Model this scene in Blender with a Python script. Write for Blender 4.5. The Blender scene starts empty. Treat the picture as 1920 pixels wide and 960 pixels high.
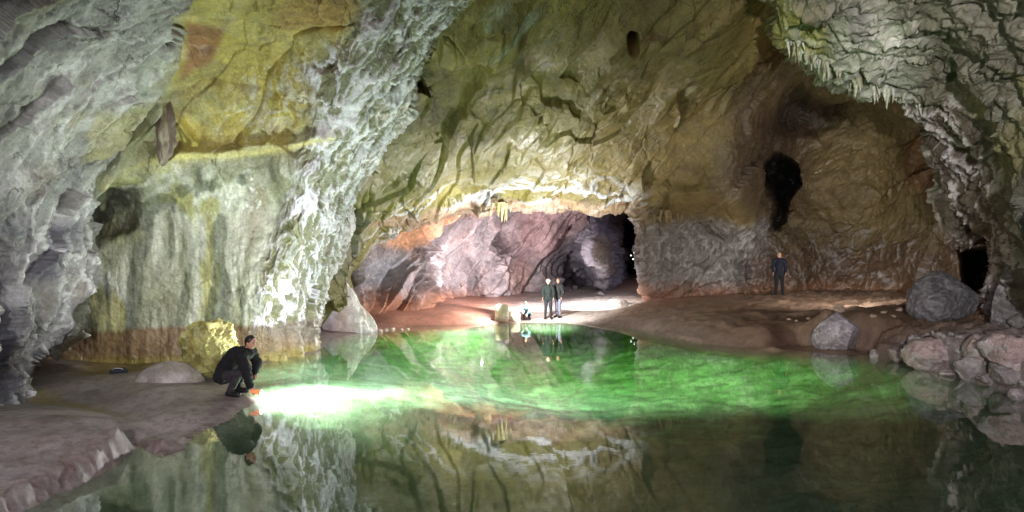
import bpy, bmesh, math, random
import numpy as np
from mathutils import Vector, Matrix

random.seed(5)
rng = np.random.default_rng(11)
SC = bpy.context.scene
COL = SC.collection
F, HZ, CH = 1000.0, 492.0, 2.5      # focal length in photo pixels, horizon row, camera height above the water

def at(px, py, Y):
    """point at depth Y seen in direction (px,py)"""
    return np.array([(px-960.0)*Y/F, Y, CH+(HZ-py)*Y/F])
def onz(px, py, z=0.0):
    Y = (CH-z)*F/(py-HZ)
    return np.array([(px-960.0)*Y/F, Y, z])

# ------------------------------------------------------------------ noise
_perm = rng.permutation(256).astype(np.int32); _perm = np.concatenate([_perm]*3)
_g = rng.normal(size=(256,3)).astype(np.float32); _g /= np.linalg.norm(_g,axis=1)[:,None]
_rp = rng.random((256,3)).astype(np.float32)
def _h(x,y,z): return _perm[_perm[_perm[x & 255]+(y & 255)]+(z & 255)]
def perlin(P):
    P = np.asarray(P, np.float32); i = np.floor(P).astype(np.int32); f = P-i
    u = f*f*f*(f*(f*6-15)+10)
    out = 0
    x,y,z = i[:,0],i[:,1],i[:,2]
    for dx in (0,1):
        wx = u[:,0] if dx else 1-u[:,0]
        for dy in (0,1):
            wy = wx*(u[:,1] if dy else 1-u[:,1])
            for dz in (0,1):
                w = wy*(u[:,2] if dz else 1-u[:,2])
                g = _g[_h(x+dx,y+dy,z+dz)]
                out = out + w*(g[:,0]*(f[:,0]-dx)+g[:,1]*(f[:,1]-dy)+g[:,2]*(f[:,2]-dz))
    return out*1.5
def fbm(P, o=4, gain=.5, lac=2.03):
    a,s,r = 1.0,0.0,0
    for k in range(o):
        r = r+a*perlin(P+17.3*k); s += a; a *= gain; P = P*lac
    return r/s
def ridged(P, o=4, gain=.5, lac=2.1):
    a,s,r,w = 1.0,0.0,0,1.0
    for k in range(o):
        n = 1-np.abs(perlin(P+31.7*k))*1.6; n = np.clip(n,0,1)**2
        r = r+a*n*w; w = np.clip(n*1.3,0,1); s += a; a *= gain; P = P*lac
    return r/s
def worley(P):
    P = np.asarray(P, np.float32); i = np.floor(P).astype(np.int32); f = P-i
    f1 = np.full(len(P),9.,np.float32); f2 = f1.copy(); idn = np.zeros(len(P),np.int32)
    for dx in (-1,0,1):
        for dy in (-1,0,1):
            for dz in (-1,0,1):
                h = _h(i[:,0]+dx,i[:,1]+dy,i[:,2]+dz); r = _rp[h]
                d = np.sqrt((r[:,0]+dx-f[:,0])**2+(r[:,1]+dy-f[:,1])**2+(r[:,2]+dz-f[:,2])**2)
                m = d < f1
                f2 = np.where(m, f1, np.minimum(f2,d)); idn = np.where(m,h,idn); f1 = np.where(m,d,f1)
    return f1,f2,idn
def facet(P, jit=1.0):
    """broken angular faces: every cell is a tilted plane; returns (-.5..+.5 plane height, distance to the cell edge)"""
    P = np.asarray(P, np.float32); i = np.floor(P).astype(np.int32); f = P-i
    f1 = np.full(len(P),9.,np.float32); f2 = f1.copy(); idn = np.zeros(len(P),np.int32); off = np.zeros_like(f)
    for dx in (-1,0,1):
        for dy in (-1,0,1):
            for dz in (-1,0,1):
                h = _h(i[:,0]+dx,i[:,1]+dy,i[:,2]+dz); v = _rp[h]+np.array([dx,dy,dz],np.float32)-f
                d = np.abs(v).max(1)*.45+np.sqrt((v*v).sum(1))*.55
                m = d < f1
                f2 = np.where(m, f1, np.minimum(f2,d)); idn = np.where(m,h,idn); off[m] = v[m]; f1 = np.where(m,d,f1)
    g = _g[(idn*7+13)&255]; lv = _rp[(idn*3+5)&255,0]-.5
    return (off*g).sum(1)*.9+lv*.55, f2-f1
def polyd(g, pts):
    best = np.full(len(g),1e9)
    for a,b in zip(pts[:-1],pts[1:]):
        a=np.array(a,float); b=np.array(b,float); ab=b-a; t=np.clip(((g-a)@ab)/(ab@ab),0,1)
        best = np.minimum(best,np.sqrt(((g-a-t[:,None]*ab)**2).sum(1)))
    return best
def warp(P, s, a):
    return P+a*np.stack([perlin(P*s+5.1),perlin(P*s+77.7),perlin(P*s+133.3)],1)
def sstep(a,b,x):
    t = np.clip((x-a)/(b-a),0,1); return t*t*(3-2*t)

def stretch(P, d, k):
    """compress coordinates along direction d by k: the pattern is drawn out along d"""
    d = np.array(d,float); d /= np.linalg.norm(d)
    a = P@d
    return P-np.outer(a*(1-1.0/k), d)

# ------------------------------------------------------------------ materials
def lin(c):
    return tuple(((v/255)/12.92 if v/255 <= .04045 else ((v/255+.055)/1.055)**2.4) for v in c)
def newmat(name):
    m = bpy.data.materials.new(name); m.use_nodes = True
    nt = m.node_tree; nt.nodes.clear()
    out = nt.nodes.new('ShaderNodeOutputMaterial')
    b = nt.nodes.new('ShaderNodeBsdfPrincipled'); nt.links.new(b.outputs[0], out.inputs[0])
    return m, nt, b, out
def N(nt, t, **kw):
    n = nt.nodes.new(t)
    for k,v in kw.items():
        if k in n.inputs: n.inputs[k].default_value = v
        else: setattr(n,k,v)
    return n
def rock_mat(name, rlo, rhi, bump, bscale=5.0, coat=0.0, mott=.45, bed=False, crack=0):
    m, nt, b, out = newmat(name); L = nt.links.new
    tc = N(nt,'ShaderNodeTexCoord'); at_ = N(nt,'ShaderNodeAttribute'); at_.attribute_name = 'Col'
    n1 = N(nt,'ShaderNodeTexNoise', Scale=2.3, Detail=8.0, Roughness=.68, Distortion=.6); L(tc.outputs['Object'], n1.inputs['Vector'])
    n2 = N(nt,'ShaderNodeTexNoise', Scale=bscale, Detail=9.0, Roughness=.62, Distortion=.4); L(tc.outputs['Object'], n2.inputs['Vector'])
    n3 = N(nt,'ShaderNodeTexNoise', Scale=bscale*4.3, Detail=5.0, Roughness=.7); L(tc.outputs['Object'], n3.inputs['Vector'])
    mr = N(nt,'ShaderNodeMapRange'); mr.inputs[1].default_value=.3; mr.inputs[2].default_value=.7
    mr.inputs[3].default_value=1-mott; mr.inputs[4].default_value=1+mott; L(n1.outputs[0], mr.inputs[0])
    mr2 = N(nt,'ShaderNodeMapRange'); mr2.inputs[1].default_value=.3; mr2.inputs[2].default_value=.7
    mr2.inputs[3].default_value=.72; mr2.inputs[4].default_value=1.25; L(n3.outputs[0], mr2.inputs[0])
    mu = N(nt,'ShaderNodeMath', operation='MULTIPLY'); L(mr.outputs[0],mu.inputs[0]); L(mr2.outputs[0],mu.inputs[1])
    vm = N(nt,'ShaderNodeVectorMath', operation='SCALE'); L(at_.outputs['Color'],vm.inputs[0]); L(mu.outputs[0],vm.inputs['Scale'])
    L(vm.outputs[0], b.inputs['Base Color'])
    if crack:
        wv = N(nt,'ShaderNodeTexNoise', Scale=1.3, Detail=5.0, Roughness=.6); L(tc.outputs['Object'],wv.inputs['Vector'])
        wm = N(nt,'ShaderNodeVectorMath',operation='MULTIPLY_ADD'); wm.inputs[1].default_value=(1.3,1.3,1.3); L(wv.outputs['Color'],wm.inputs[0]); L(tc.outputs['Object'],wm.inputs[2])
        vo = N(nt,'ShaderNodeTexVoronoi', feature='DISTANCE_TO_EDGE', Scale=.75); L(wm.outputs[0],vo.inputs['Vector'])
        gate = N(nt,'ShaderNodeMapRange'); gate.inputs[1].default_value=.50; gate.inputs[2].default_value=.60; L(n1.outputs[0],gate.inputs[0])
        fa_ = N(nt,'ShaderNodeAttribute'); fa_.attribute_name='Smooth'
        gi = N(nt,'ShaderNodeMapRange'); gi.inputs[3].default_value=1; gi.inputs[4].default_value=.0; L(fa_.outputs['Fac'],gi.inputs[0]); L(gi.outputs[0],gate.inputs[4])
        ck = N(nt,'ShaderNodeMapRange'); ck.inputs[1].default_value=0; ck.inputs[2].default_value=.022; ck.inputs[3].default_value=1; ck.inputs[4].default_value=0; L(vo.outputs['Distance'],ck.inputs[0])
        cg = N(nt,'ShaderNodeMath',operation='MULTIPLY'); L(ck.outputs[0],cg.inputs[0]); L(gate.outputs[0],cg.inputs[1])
        rg = N(nt,'ShaderNodeTexNoise', noise_type='RIDGED_MULTIFRACTAL', Scale=2.6, Detail=8.0, Roughness=.62, Distortion=.5); L(tc.outputs['Object'],rg.inputs['Vector'])
    rr = N(nt,'ShaderNodeMapRange'); rr.inputs[1].default_value=.35; rr.inputs[2].default_value=.65
    rr.inputs[3].default_value=rlo; rr.inputs[4].default_value=rhi; L(n2.outputs[0], rr.inputs[0]); L(rr.outputs[0], b.inputs['Roughness'])
    ad = N(nt,'ShaderNodeMath', operation='MULTIPLY_ADD'); L(n3.outputs[0],ad.inputs[0]); ad.inputs[1].default_value=.28; L(n2.outputs[0],ad.inputs[2])
    bp = N(nt,'ShaderNodeBump'); bp.inputs['Strength'].default_value=bump; bp.inputs['Distance'].default_value=.12
    hh = ad
    if crack:
        h1 = N(nt,'ShaderNodeMath',operation='MULTIPLY_ADD'); L(rg.outputs[0],h1.inputs[0]); h1.inputs[1].default_value=.42; L(ad.outputs[0],h1.inputs[2])
        hh = N(nt,'ShaderNodeMath',operation='MULTIPLY_ADD'); L(cg.outputs[0],hh.inputs[0]); hh.inputs[1].default_value=-crack; L(h1.outputs[0],hh.inputs[2])
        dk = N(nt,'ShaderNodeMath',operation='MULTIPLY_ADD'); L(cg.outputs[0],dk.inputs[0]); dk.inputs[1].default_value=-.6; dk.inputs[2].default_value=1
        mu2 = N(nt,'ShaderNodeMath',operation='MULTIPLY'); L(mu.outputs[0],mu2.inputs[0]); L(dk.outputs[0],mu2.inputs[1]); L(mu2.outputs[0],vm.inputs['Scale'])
    L(hh.outputs[0],bp.inputs['Height'])
    if crack:
        bs = N(nt,'ShaderNodeMapRange'); bs.inputs[3].default_value=bump; bs.inputs[4].default_value=bump*.3; L(fa_.outputs['Fac'],bs.inputs[0])
        nl = N(nt,'ShaderNodeTexNoise', Scale=.35, Detail=3.0); L(tc.outputs['Object'],nl.inputs['Vector'])
        ml = N(nt,'ShaderNodeMapRange'); ml.inputs[1].default_value=.4; ml.inputs[2].default_value=.6; ml.inputs[3].default_value=.35; ml.inputs[4].default_value=1.25; L(nl.outputs[0],ml.inputs[0])
        bm_ = N(nt,'ShaderNodeMath',operation='MULTIPLY'); L(bs.outputs[0],bm_.inputs[0]); L(ml.outputs[0],bm_.inputs[1]); L(bm_.outputs[0],bp.inputs['Strength']); L(bp.outputs[0], b.inputs['Normal'])
    b.inputs['Coat Weight'].default_value = coat; b.inputs['Coat Roughness'].default_value=.22
    if coat: L(bp.outputs[0], b.inputs['Coat Normal'])
    if bed:
        ab = N(nt,'ShaderNodeAttribute'); ab.attribute_name='Bed'
        for sock,val in (('Coat Weight',coat),('Specular IOR Level',.5)):
            q = N(nt,'ShaderNodeMapRange'); q.inputs[3].default_value=val; q.inputs[4].default_value=0; L(ab.outputs['Fac'],q.inputs[0]); L(q.outputs[0],b.inputs[sock])
    return m
def plain(name, c, rough=.7, emit=None, es=0, metal=0, var=.25, scale=20):
    m, nt, b, out = newmat(name); L = nt.links.new
    tc = N(nt,'ShaderNodeTexCoord'); n = N(nt,'ShaderNodeTexNoise', Scale=float(scale), Detail=4.0); L(tc.outputs['Object'],n.inputs['Vector'])
    mr = N(nt,'ShaderNodeMapRange'); mr.inputs[3].default_value=1-var; mr.inputs[4].default_value=1+var; L(n.outputs[0],mr.inputs[0])
    vm = N(nt,'ShaderNodeVectorMath', operation='SCALE'); vm.inputs[0].default_value = lin(c); L(mr.outputs[0],vm.inputs['Scale'])
    L(vm.outputs[0], b.inputs['Base Color']); b.inputs['Roughness'].default_value = rough; b.inputs['Metallic'].default_value = metal
    if emit: b.inputs['Emission Color'].default_value = (*emit,1); b.inputs['Emission Strength'].default_value = es
    return m
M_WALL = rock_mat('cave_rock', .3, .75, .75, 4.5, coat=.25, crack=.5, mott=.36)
M_BACK = rock_mat('chamber_rock', .45, .85, .9, 3.0, coat=.1, crack=.4)
M_MUD  = rock_mat('wet_mud', .45, .6, .5, 6.0, coat=.12, mott=.3, bed=True)
M_STONE = rock_mat('boulder_rock', .35, .8, .9, 8.0, coat=.15, mott=.4, crack=.3)

# ------------------------------------------------------------------ mesh helpers
def link(o, parent=None):
    COL.objects.link(o)
    if parent is not None: o.parent = parent
    return o
def grid_mesh(name, P, nr, nc, colors, mat, kind='structure', flip=False):
    me = bpy.data.meshes.new(name)
    me.vertices.add(len(P)); me.vertices.foreach_set('co', P.astype(np.float32).ravel())
    idx = np.arange(nr*nc).reshape(nr,nc)
    q = np.stack([idx[:-1,:-1],idx[1:,:-1],idx[1:,1:],idx[:-1,1:]],-1).reshape(-1,4)
    if flip: q = q[:,::-1]
    nf = len(q)
    me.loops.add(nf*4); me.loops.foreach_set('vertex_index', q.astype(np.int32).ravel())
    me.polygons.add(nf); me.polygons.foreach_set('loop_start', np.arange(0,nf*4,4,dtype=np.int32))
    me.update(calc_edges=True)
    me.polygons.foreach_set('use_smooth', np.ones(nf,bool))
    setcol(me, colors); me.materials.append(mat)
    o = bpy.data.objects.new(name, me); link(o)
    if kind: o['kind'] = kind
    return o
def setattr_f(o, name, v):
    a = o.data.attributes.new(name,'FLOAT','POINT'); a.data.foreach_set('value',np.clip(v,0,1).astype(np.float32))
def setcol(me, colors):
    a = me.color_attributes.new('Col','FLOAT_COLOR','POINT')
    c = np.ones((len(me.vertices),4),np.float32); c[:,:3] = colors
    a.data.foreach_set('color', c.ravel())

def rbf(pts, c=70.0):
    pts = np.array(pts,float); X = pts[:,:2]; n = len(X)
    D = np.sqrt(((X[:,None]-X[None])**2).sum(-1)+c*c)
    A = np.zeros((n+3,n+3)); A[:n,:n] = D+np.eye(n)*(-.0); A[:n,n]=1; A[:n,n+1:]=X; A[n,:n]=1; A[n+1:,:n]=X.T
    w = np.linalg.solve(A, np.concatenate([pts[:,2],[0,0,0]]))
    def f(Q):
        out = np.empty(len(Q))
        for k in range(0,len(Q),100000):
            q = Q[k:k+100000]
            d = np.sqrt(((q[:,None]-X[None])**2).sum(-1)+c*c)
            out[k:k+100000] = d@w[:n]+w[n]+q@w[n+1:]
        return out
    return f
def curve(pts, n):
    p = np.array(pts,float); d = np.concatenate([[0],np.cumsum(np.linalg.norm(np.diff(p,axis=0),axis=1))])
    # Catmull-Rom through the points, then even spacing
    q = []
    P = np.vstack([2*p[0]-p[1],p,2*p[-1]-p[-2]])
    for i in range(1,len(P)-2):
        t = np.linspace(0,1,24,endpoint=False)[:,None]
        a,b,c,e = P[i-1],P[i],P[i+1],P[i+2]
        q.append(.5*((2*b)+(-a+c)*t+(2*a-5*b+4*c-e)*t*t+(-a+3*b-3*c+e)*t**3))
    q = np.vstack(q+[p[-1:]])
    dd = np.concatenate([[0],np.cumsum(np.linalg.norm(np.diff(q,axis=0),axis=1))])
    return q, dd
def curve_at(pts, keys, n):
    """sample so that control point k sits at parameter keys[k]"""
    p = np.array(pts,float); keys = np.array(keys,float)
    t = np.linspace(0,1,n); out = np.empty((n,2))
    P = np.vstack([2*p[0]-p[1],p,2*p[-1]-p[-2]])
    i = np.clip(np.searchsorted(keys,t,side='right')-1,0,len(keys)-2)
    u = ((t-keys[i])/(keys[i+1]-keys[i]))[:,None]
    a,b,c,e = P[i],P[i+1],P[i+2],P[i+3]
    return .5*((2*b)+(-a+c)*u+(2*a-5*b+4*c-e)*u*u+(-a+3*b-3*c+e)*u**3)

def patch(A, B, depth, ns, nt_, curl=0, curld=1.5, curlpx=14, tpow=1.0):
    """surface between the outline A and the outline B (paired control points); beyond B the rock rolls back"""
    A = np.array(A,float); B = np.array(B,float)
    seg = np.linalg.norm(np.diff(A,axis=0),axis=1)+np.linalg.norm(np.diff(B,axis=0),axis=1)
    keys = np.concatenate([[0],np.cumsum(seg)]); keys /= keys[-1]
    a = curve_at(A,keys,ns); b = curve_at(B,keys,ns)
    t = np.linspace(0,1,nt_)**tpow
    G = a[None]*(1-t[:,None,None])+b[None]*t[:,None,None]
    f = rbf(depth)
    Yd = f(G.reshape(-1,2)).reshape(nt_,ns)
    if curl:
        d = b-a; d /= np.linalg.norm(d,axis=1)[:,None]
        ex, ey = [], []
        for k in range(1,curl+1):
            th = k/curl*math.pi*.75
            ex.append(b+d*curlpx*math.sin(th)); ey.append(Yd[-1]+curld*(1-math.cos(th)))
        G = np.concatenate([G,np.array(ex)]); Yd = np.concatenate([Yd,np.array(ey)])
    nr = len(G)
    g = G.reshape(-1,2); y = Yd.ravel()
    P = np.stack([(g[:,0]-960)*y/F, y, CH+(HZ-g[:,1])*y/F],1)
    return P, g, nr, ns
def normals(P, nr, nc):
    Q = P.reshape(nr,nc,3); du = np.gradient(Q,axis=1); dv = np.gradient(Q,axis=0)
    n = np.cross(du,dv).reshape(-1,3); n /= np.linalg.norm(n,axis=1)[:,None]+1e-9
    s = np.sign((n*(np.array([0,0,CH])-P)).sum(1)); 
    s = 1 if s.mean() > 0 else -1
    return n*s
def blobw(g, cx, cy, rx, ry, ang=0, soft=.35):
    a = math.radians(ang); dx, dy = g[:,0]-cx, g[:,1]-cy
    u = (dx*math.cos(a)+dy*math.sin(a))/rx; v = (-dx*math.sin(a)+dy*math.cos(a))/ry
    r = np.sqrt(u*u+v*v)
    return sstep(1+soft,1-soft,r)
def polyw(g, pts, soft=15.0):
    """1 inside the polygon, falling to 0 over `soft` on both sides"""
    return sstep(-soft,soft,sdist(g,pts))
def sdist(g, pts):
    pts = np.array(pts,float); n = len(pts); best = np.full(len(g),1e9); ins = np.zeros(len(g),bool)
    for i in range(n):
        a, b = pts[i], pts[(i+1)%n]; ab = b-a
        t = np.clip(((g-a)@ab)/(ab@ab+1e-12),0,1)
        d = np.sqrt(((g-a-t[:,None]*ab)**2).sum(1)); best = np.minimum(best,d)
        c = ((a[1]>g[:,1])!=(b[1]>g[:,1]))
        with np.errstate(divide='ignore',invalid='ignore'):
            xx = (b[0]-a[0])*(g[:,1]-a[1])/(b[1]-a[1])+a[0]
        ins ^= c & (g[:,0]<xx)
    return np.where(ins,best,-best)
def warp2(g, P, amp, s=.5):
    return g+amp*np.stack([fbm(P*s+9,4),fbm(P*s+61,4)],1)
def mixc(C, c, w):
    return C*(1-w[:,None])+np.array(lin(c))[None]*w[:,None]

def scallop(P, s, d, k, wa=.35):
    Q = stretch(warp(P,.6,wa),d,k)*s
    f1,f2,_ = worley(Q); return f1, f2-f1

# ------------------------------------------------------------------ 1. left wall and roof with the white band
A = [(-60,-200),(-60,0),(-60,100),(-60,200),(-60,290),(-60,350),(-60,450),(-60,560),(-60,640),(-60,760)]
B = [(930,-200),(868,0),(808,70),(758,205),(702,290),(652,370),(642,450),(604,530),(584,600),(584,720)]
D = []
def row(py, items):
    for px,Y in items: D.append((px,py,Y))
row(-200,[(-60,6),(170,6),(300,6.3),(420,6.8),(540,7.2),(700,7.5),(930,8.5)])
row(0,[(-60,8),(170,8),(300,8.6),(420,9),(540,9.2),(700,9.0),(868,10.6)])
row(100,[(-60,9),(170,9.2),(300,10),(420,10.7),(540,10.7),(680,10.0),(795,11.9)])
row(200,[(-60,9.8),(170,10.2),(300,11.1),(420,11.6),(540,11.7),(650,11.2),(758,13.4)])
row(278,[(-60,10.5),(170,11),(300,11.6),(420,12.15),(540,12.4),(620,12.3),(705,14.4)])
row(310,[(-60,10.6),(170,11),(300,11.7),(420,12.1),(540,12.4),(600,12.5),(685,14.7)])
row(370,[(-60,11.3),(170,11.8),(300,12.3),(420,12.6),(540,12.9),(600,13.2),(652,15.4)])
row(450,[(-60,11.6),(170,12.2),(300,12.6),(420,12.9),(540,13.2),(600,14.2),(642,16.2)])
row(560,[(-60,11.8),(170,12.4),(300,12.8),(420,13),(540,13.5),(605,16)])
row(660,[(-60,12),(170,12.5),(300,12.8),(420,13.1),(480,13.3),(540,13.9),(600,15.4)])
row(760,[(-60,12),(170,12.5),(300,12.8),(420,13.1),(540,13.9),(600,15.6)])
P,g,nr,nc = patch(A,B,D,560,620,curl=14,curld=1.3,curlpx=10)
n = normals(P,nr,nc)
gw = warp2(g,P,34)
w_flow = polyw(gw,[(140,330),(560,300),(560,460),(470,620),(480,760),(100,760)],30)
w_veil = polyw(gw,[(470,640),(480,560),(520,420),(560,330),(600,220),(560,120),(640,60),(740,-30),(1000,-260),(960,-20),(820,90),(780,220),(700,320),(680,640)],22)
w_smooth = polyw(gw,[(330,20),(640,20),(560,140),(520,280),(340,300)],30)
big = .42*fbm(P*.28,3)
f1,ed = scallop(P,.55,(1,.2,1.3),1.9)
sc = .34*(f1-.4)
f1b,edb = scallop(P,1.9,(.6,.2,1.0),2.6,.2)
vP = stretch(warp(P,1.1,.28),(.5,-.45,.75),3.0)
veil = .45*ridged(vP*1.5,4,.55)+.65*ridged(stretch(warp(P,1.6,.2),(.5,-.45,.75),5)*4.2+5,4,.65)
flow = fbm(stretch(P,(0,0,1),9)*2.1,4)
crack = np.exp(-ed/.05)
fa,fe = facet(stretch(warp(P,.5,.3),(.5,-.45,.75),1.8)*.75); fb,fbe = facet(stretch(warp(P,1.2,.15),(.5,-.45,.75),2.0)*2.0)
rl = np.exp(-(polyd(gw,[(305,198),(262,238),(215,290),(165,360)])/13)**2)+.8*np.exp(-(polyd(gw,[(326,205),(350,232),(370,266)])/8)**2)+.5*np.exp(-(polyd(gw,[(300,292),(420,288),(540,278),(640,240)])/9)**2)
d = big + .28*rl + (1-w_flow*.93)*(1-.72*w_smooth)*(.22*fa+.06*fb) + (1-w_flow*.8)*(sc*.35) + .09*(f1b-.4)*(1-.7*w_flow) + w_veil*(.17*(veil-.3)) + w_flow*.075*flow \
    + (1-w_flow)*(1-.35*w_smooth)*.12*(.35+1.1*sstep(-.15,.3,fbm(P*.35+84,3)))*fbm(P*1.6,5,.55) + .03*fbm(P*6,3) - .1*crack*(1-w_flow)*(1-.5*w_veil)
# the long lens of rock that hangs off the ledge, and a shallow niche whose dark pocket is put into the colour
nw0 = polyw(g+26*np.stack([fbm(P*1.5,4),fbm(P*1.5+5,4)],1),[(160,392),(205,352),(262,356),(268,395),(240,436),(196,446),(158,462)],12)
P = P + n*(d-.12*nw0)[:,None]
C = np.tile(np.array(lin((178,182,160)),float),(len(P),1))
v = fbm(P*.5+3,4)
C = mixc(C,(150,146,98),sstep(-.05,.4,v)*.7)
C = mixc(C,(194,178,88),polyw(gw+20*np.stack([fbm(P*1.8+3,4),fbm(P*1.8+33,4)],1),[(320,-60),(690,-80),(640,90),(590,150),(560,285),(330,292)],26)*(.9-.35*sstep(.1,.4,fbm(P*1.3+71,4))))
C = mixc(C,(222,220,206),sstep(.40,.56,veil)*blobw(gw,520,180,110,60,-35,.7)*.7)
C = mixc(C,(150,140,120),sstep(.0,.3,fbm(stretch(P,(.4,0,1),3)*1.5+44,4))*polyw(gw,[(320,-60),(690,-80),(640,90),(560,285),(330,292)],20)*.35)
C = mixc(C,(176,176,120),polyw(gw,[(320,-300),(700,-300),(690,-50),(320,-10)],25)*.6)
C = mixc(C,(150,104,72),polyw(gw,[(345,40),(420,40),(400,120),(370,135),(348,165)],9)*.9)
C = mixc(C,(172,128,74),blobw(gw,600,12,90,34,0)*.55)
C = mixc(C,(205,190,96),blobw(gw,250,330,130,22,-14)*.8)
fl = fbm(stretch(warp(P,.4,.2),(.12,0,1),16)*1.15+8,3,.4)
fl2 = fbm(stretch(warp(P,.4,.2),(.12,0,1),12)*2.3+2,3,.45)
C = mixc(C,(168,170,142),w_flow*.9)
C = mixc(C,(226,230,212),w_flow*sstep(-.10,.10,fl))
C = mixc(C,(188,186,104),w_flow*sstep(.13,.22,fl)*.75)
C = mixc(C,(104,112,92),w_flow*sstep(.04,.2,fl2)*.7)
C = mixc(C,(150,156,84),blobw(gw,200,430,60,40,0)*w_flow*.5)
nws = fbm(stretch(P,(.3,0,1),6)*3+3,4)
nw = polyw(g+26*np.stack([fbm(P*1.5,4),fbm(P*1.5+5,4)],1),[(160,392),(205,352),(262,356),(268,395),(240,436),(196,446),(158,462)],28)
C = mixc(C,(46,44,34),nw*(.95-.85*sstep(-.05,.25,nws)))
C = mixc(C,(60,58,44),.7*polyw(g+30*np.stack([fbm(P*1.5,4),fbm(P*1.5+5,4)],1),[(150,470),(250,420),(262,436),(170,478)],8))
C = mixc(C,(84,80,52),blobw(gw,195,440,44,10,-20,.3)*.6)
C = mixc(C,(122,120,92),w_veil*.8)
C = mixc(C,(238,238,246),w_veil*sstep(.33,.50,veil)*.92)
C = mixc(C,(118,124,60),w_veil*blobw(gw,535,470,26,70,10)*.5)
C = mixc(C,(232,226,150),np.exp(-(polyd(g,[(320,296),(420,291),(540,282),(620,250)])/6)**2)*.8)
C = C*(1-.22*w_flow)[:,None]
C = mixc(C,(120,96,66),w_flow*blobw(gw,470,400,26,60,8,.5)*.35)
# old waterline: brown bathtub ring above the pool
ring = sstep(1.0,.85,P[:,2]+.10*fl)
C = mixc(C,(122,96,66),ring*.88*(1-w_veil*.2))
C = mixc(C,(128,118,106),ring*w_veil*.8)
C = mixc(C,(150,140,60),ring*sstep(.35,.1,P[:,2])*.6)
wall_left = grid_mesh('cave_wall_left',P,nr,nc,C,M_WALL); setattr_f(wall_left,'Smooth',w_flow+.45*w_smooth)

# ------------------------------------------------------------------ 2. near rock flank at the left edge
A = [(-380,-250),(-380,-60),(-380,60),(-380,160),(-380,260),(-380,350),(-380,430),(-380,510),(-380,580),(-380,630),(-380,670),(-380,710),(-380,760),(-380,840)]
B = [(360,-250),(330,-60),(318,60),(306,160),(236,262),(184,350),(162,430),(152,510),(142,580),(132,625),(88,655),(52,690),(62,750),(90,840)]
D = [(360,-250,5.9),(330,-60,7.8),(318,60,9.0),(310,160,10.3),(236,262,10.4),(184,350,10.8),(162,430,10.9),(152,510,10.8),(142,580,10.7),(132,625,10.6),(70,655,9.9),(48,690,9.4),(60,750,9.3),(90,840,9.3),
     (0,0,6.2),(0,200,7.3),(0,400,8.1),(0,560,8.4),(0,660,8.2),(0,760,8.1),(0,840,8.1),(150,0,7.2),(150,150,8.4),(150,250,9.2),(90,360,9.3),(90,480,9.5),(90,580,9.6),
     (-380,-250,3.2),(-380,0,3.8),(-380,400,4.8),(-380,840,5.2),(0,-250,4.8)]
P,g,nr,nc = patch(A,B,D,560,430,curl=12,curld=1.3,curlpx=10)
n = normals(P,nr,nc); gw = warp2(g,P,26)
f1,ed = scallop(P,.7,(.2,.1,1),2.0); f1b,edb = scallop(P,2.1,(.5,.2,1),2.4,.2)
veil = ridged(stretch(warp(P,1.2,.25),(.5,.2,1),2.4)*1.7,5,.55)
wlow = sstep(330,470,gw[:,1])
fa,fe = facet(stretch(warp(P,.5,.3),(.4,.1,1),1.8)*.8); fb,fbe = facet(stretch(warp(P,1.2,.15),(.4,.1,1),1.8)*2.3)
d = .35*fbm(P*.35,3)+.28*fa+.06*fb+.12*(f1-.4)+.11*(f1b-.4)+.11*fbm(P*1.8,5,.55)+.03*fbm(P*7,3)+(.08+.14*wlow)*(veil-.3)-.07*np.exp(-ed/.05)
P = P+n*d[:,None]
C = np.tile(np.array(lin((172,172,168)),float),(len(P),1))
C = mixc(C,(184,188,178),sstep(0,.4,fbm(P*.6+40,4))*.8)
C = mixc(C,(150,140,96),sstep(.05,.4,fbm(P*.7+4,4))*.6)
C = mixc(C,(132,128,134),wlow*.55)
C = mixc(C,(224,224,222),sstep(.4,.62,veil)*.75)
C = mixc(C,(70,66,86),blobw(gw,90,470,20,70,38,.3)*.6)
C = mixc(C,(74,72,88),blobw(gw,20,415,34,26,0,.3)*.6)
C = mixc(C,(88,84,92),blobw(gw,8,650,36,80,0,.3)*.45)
C = mixc(C,(176,168,86),polyw(gw,[(160,200),(300,190),(215,285),(150,300)],12)*.55)
C = mixc(C,(128,104,66),blobw(gw,48,330,30,40,20,.4)*.4)
wall_flank = grid_mesh('cave_wall_flank',P,nr,nc,C,M_WALL)

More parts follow.
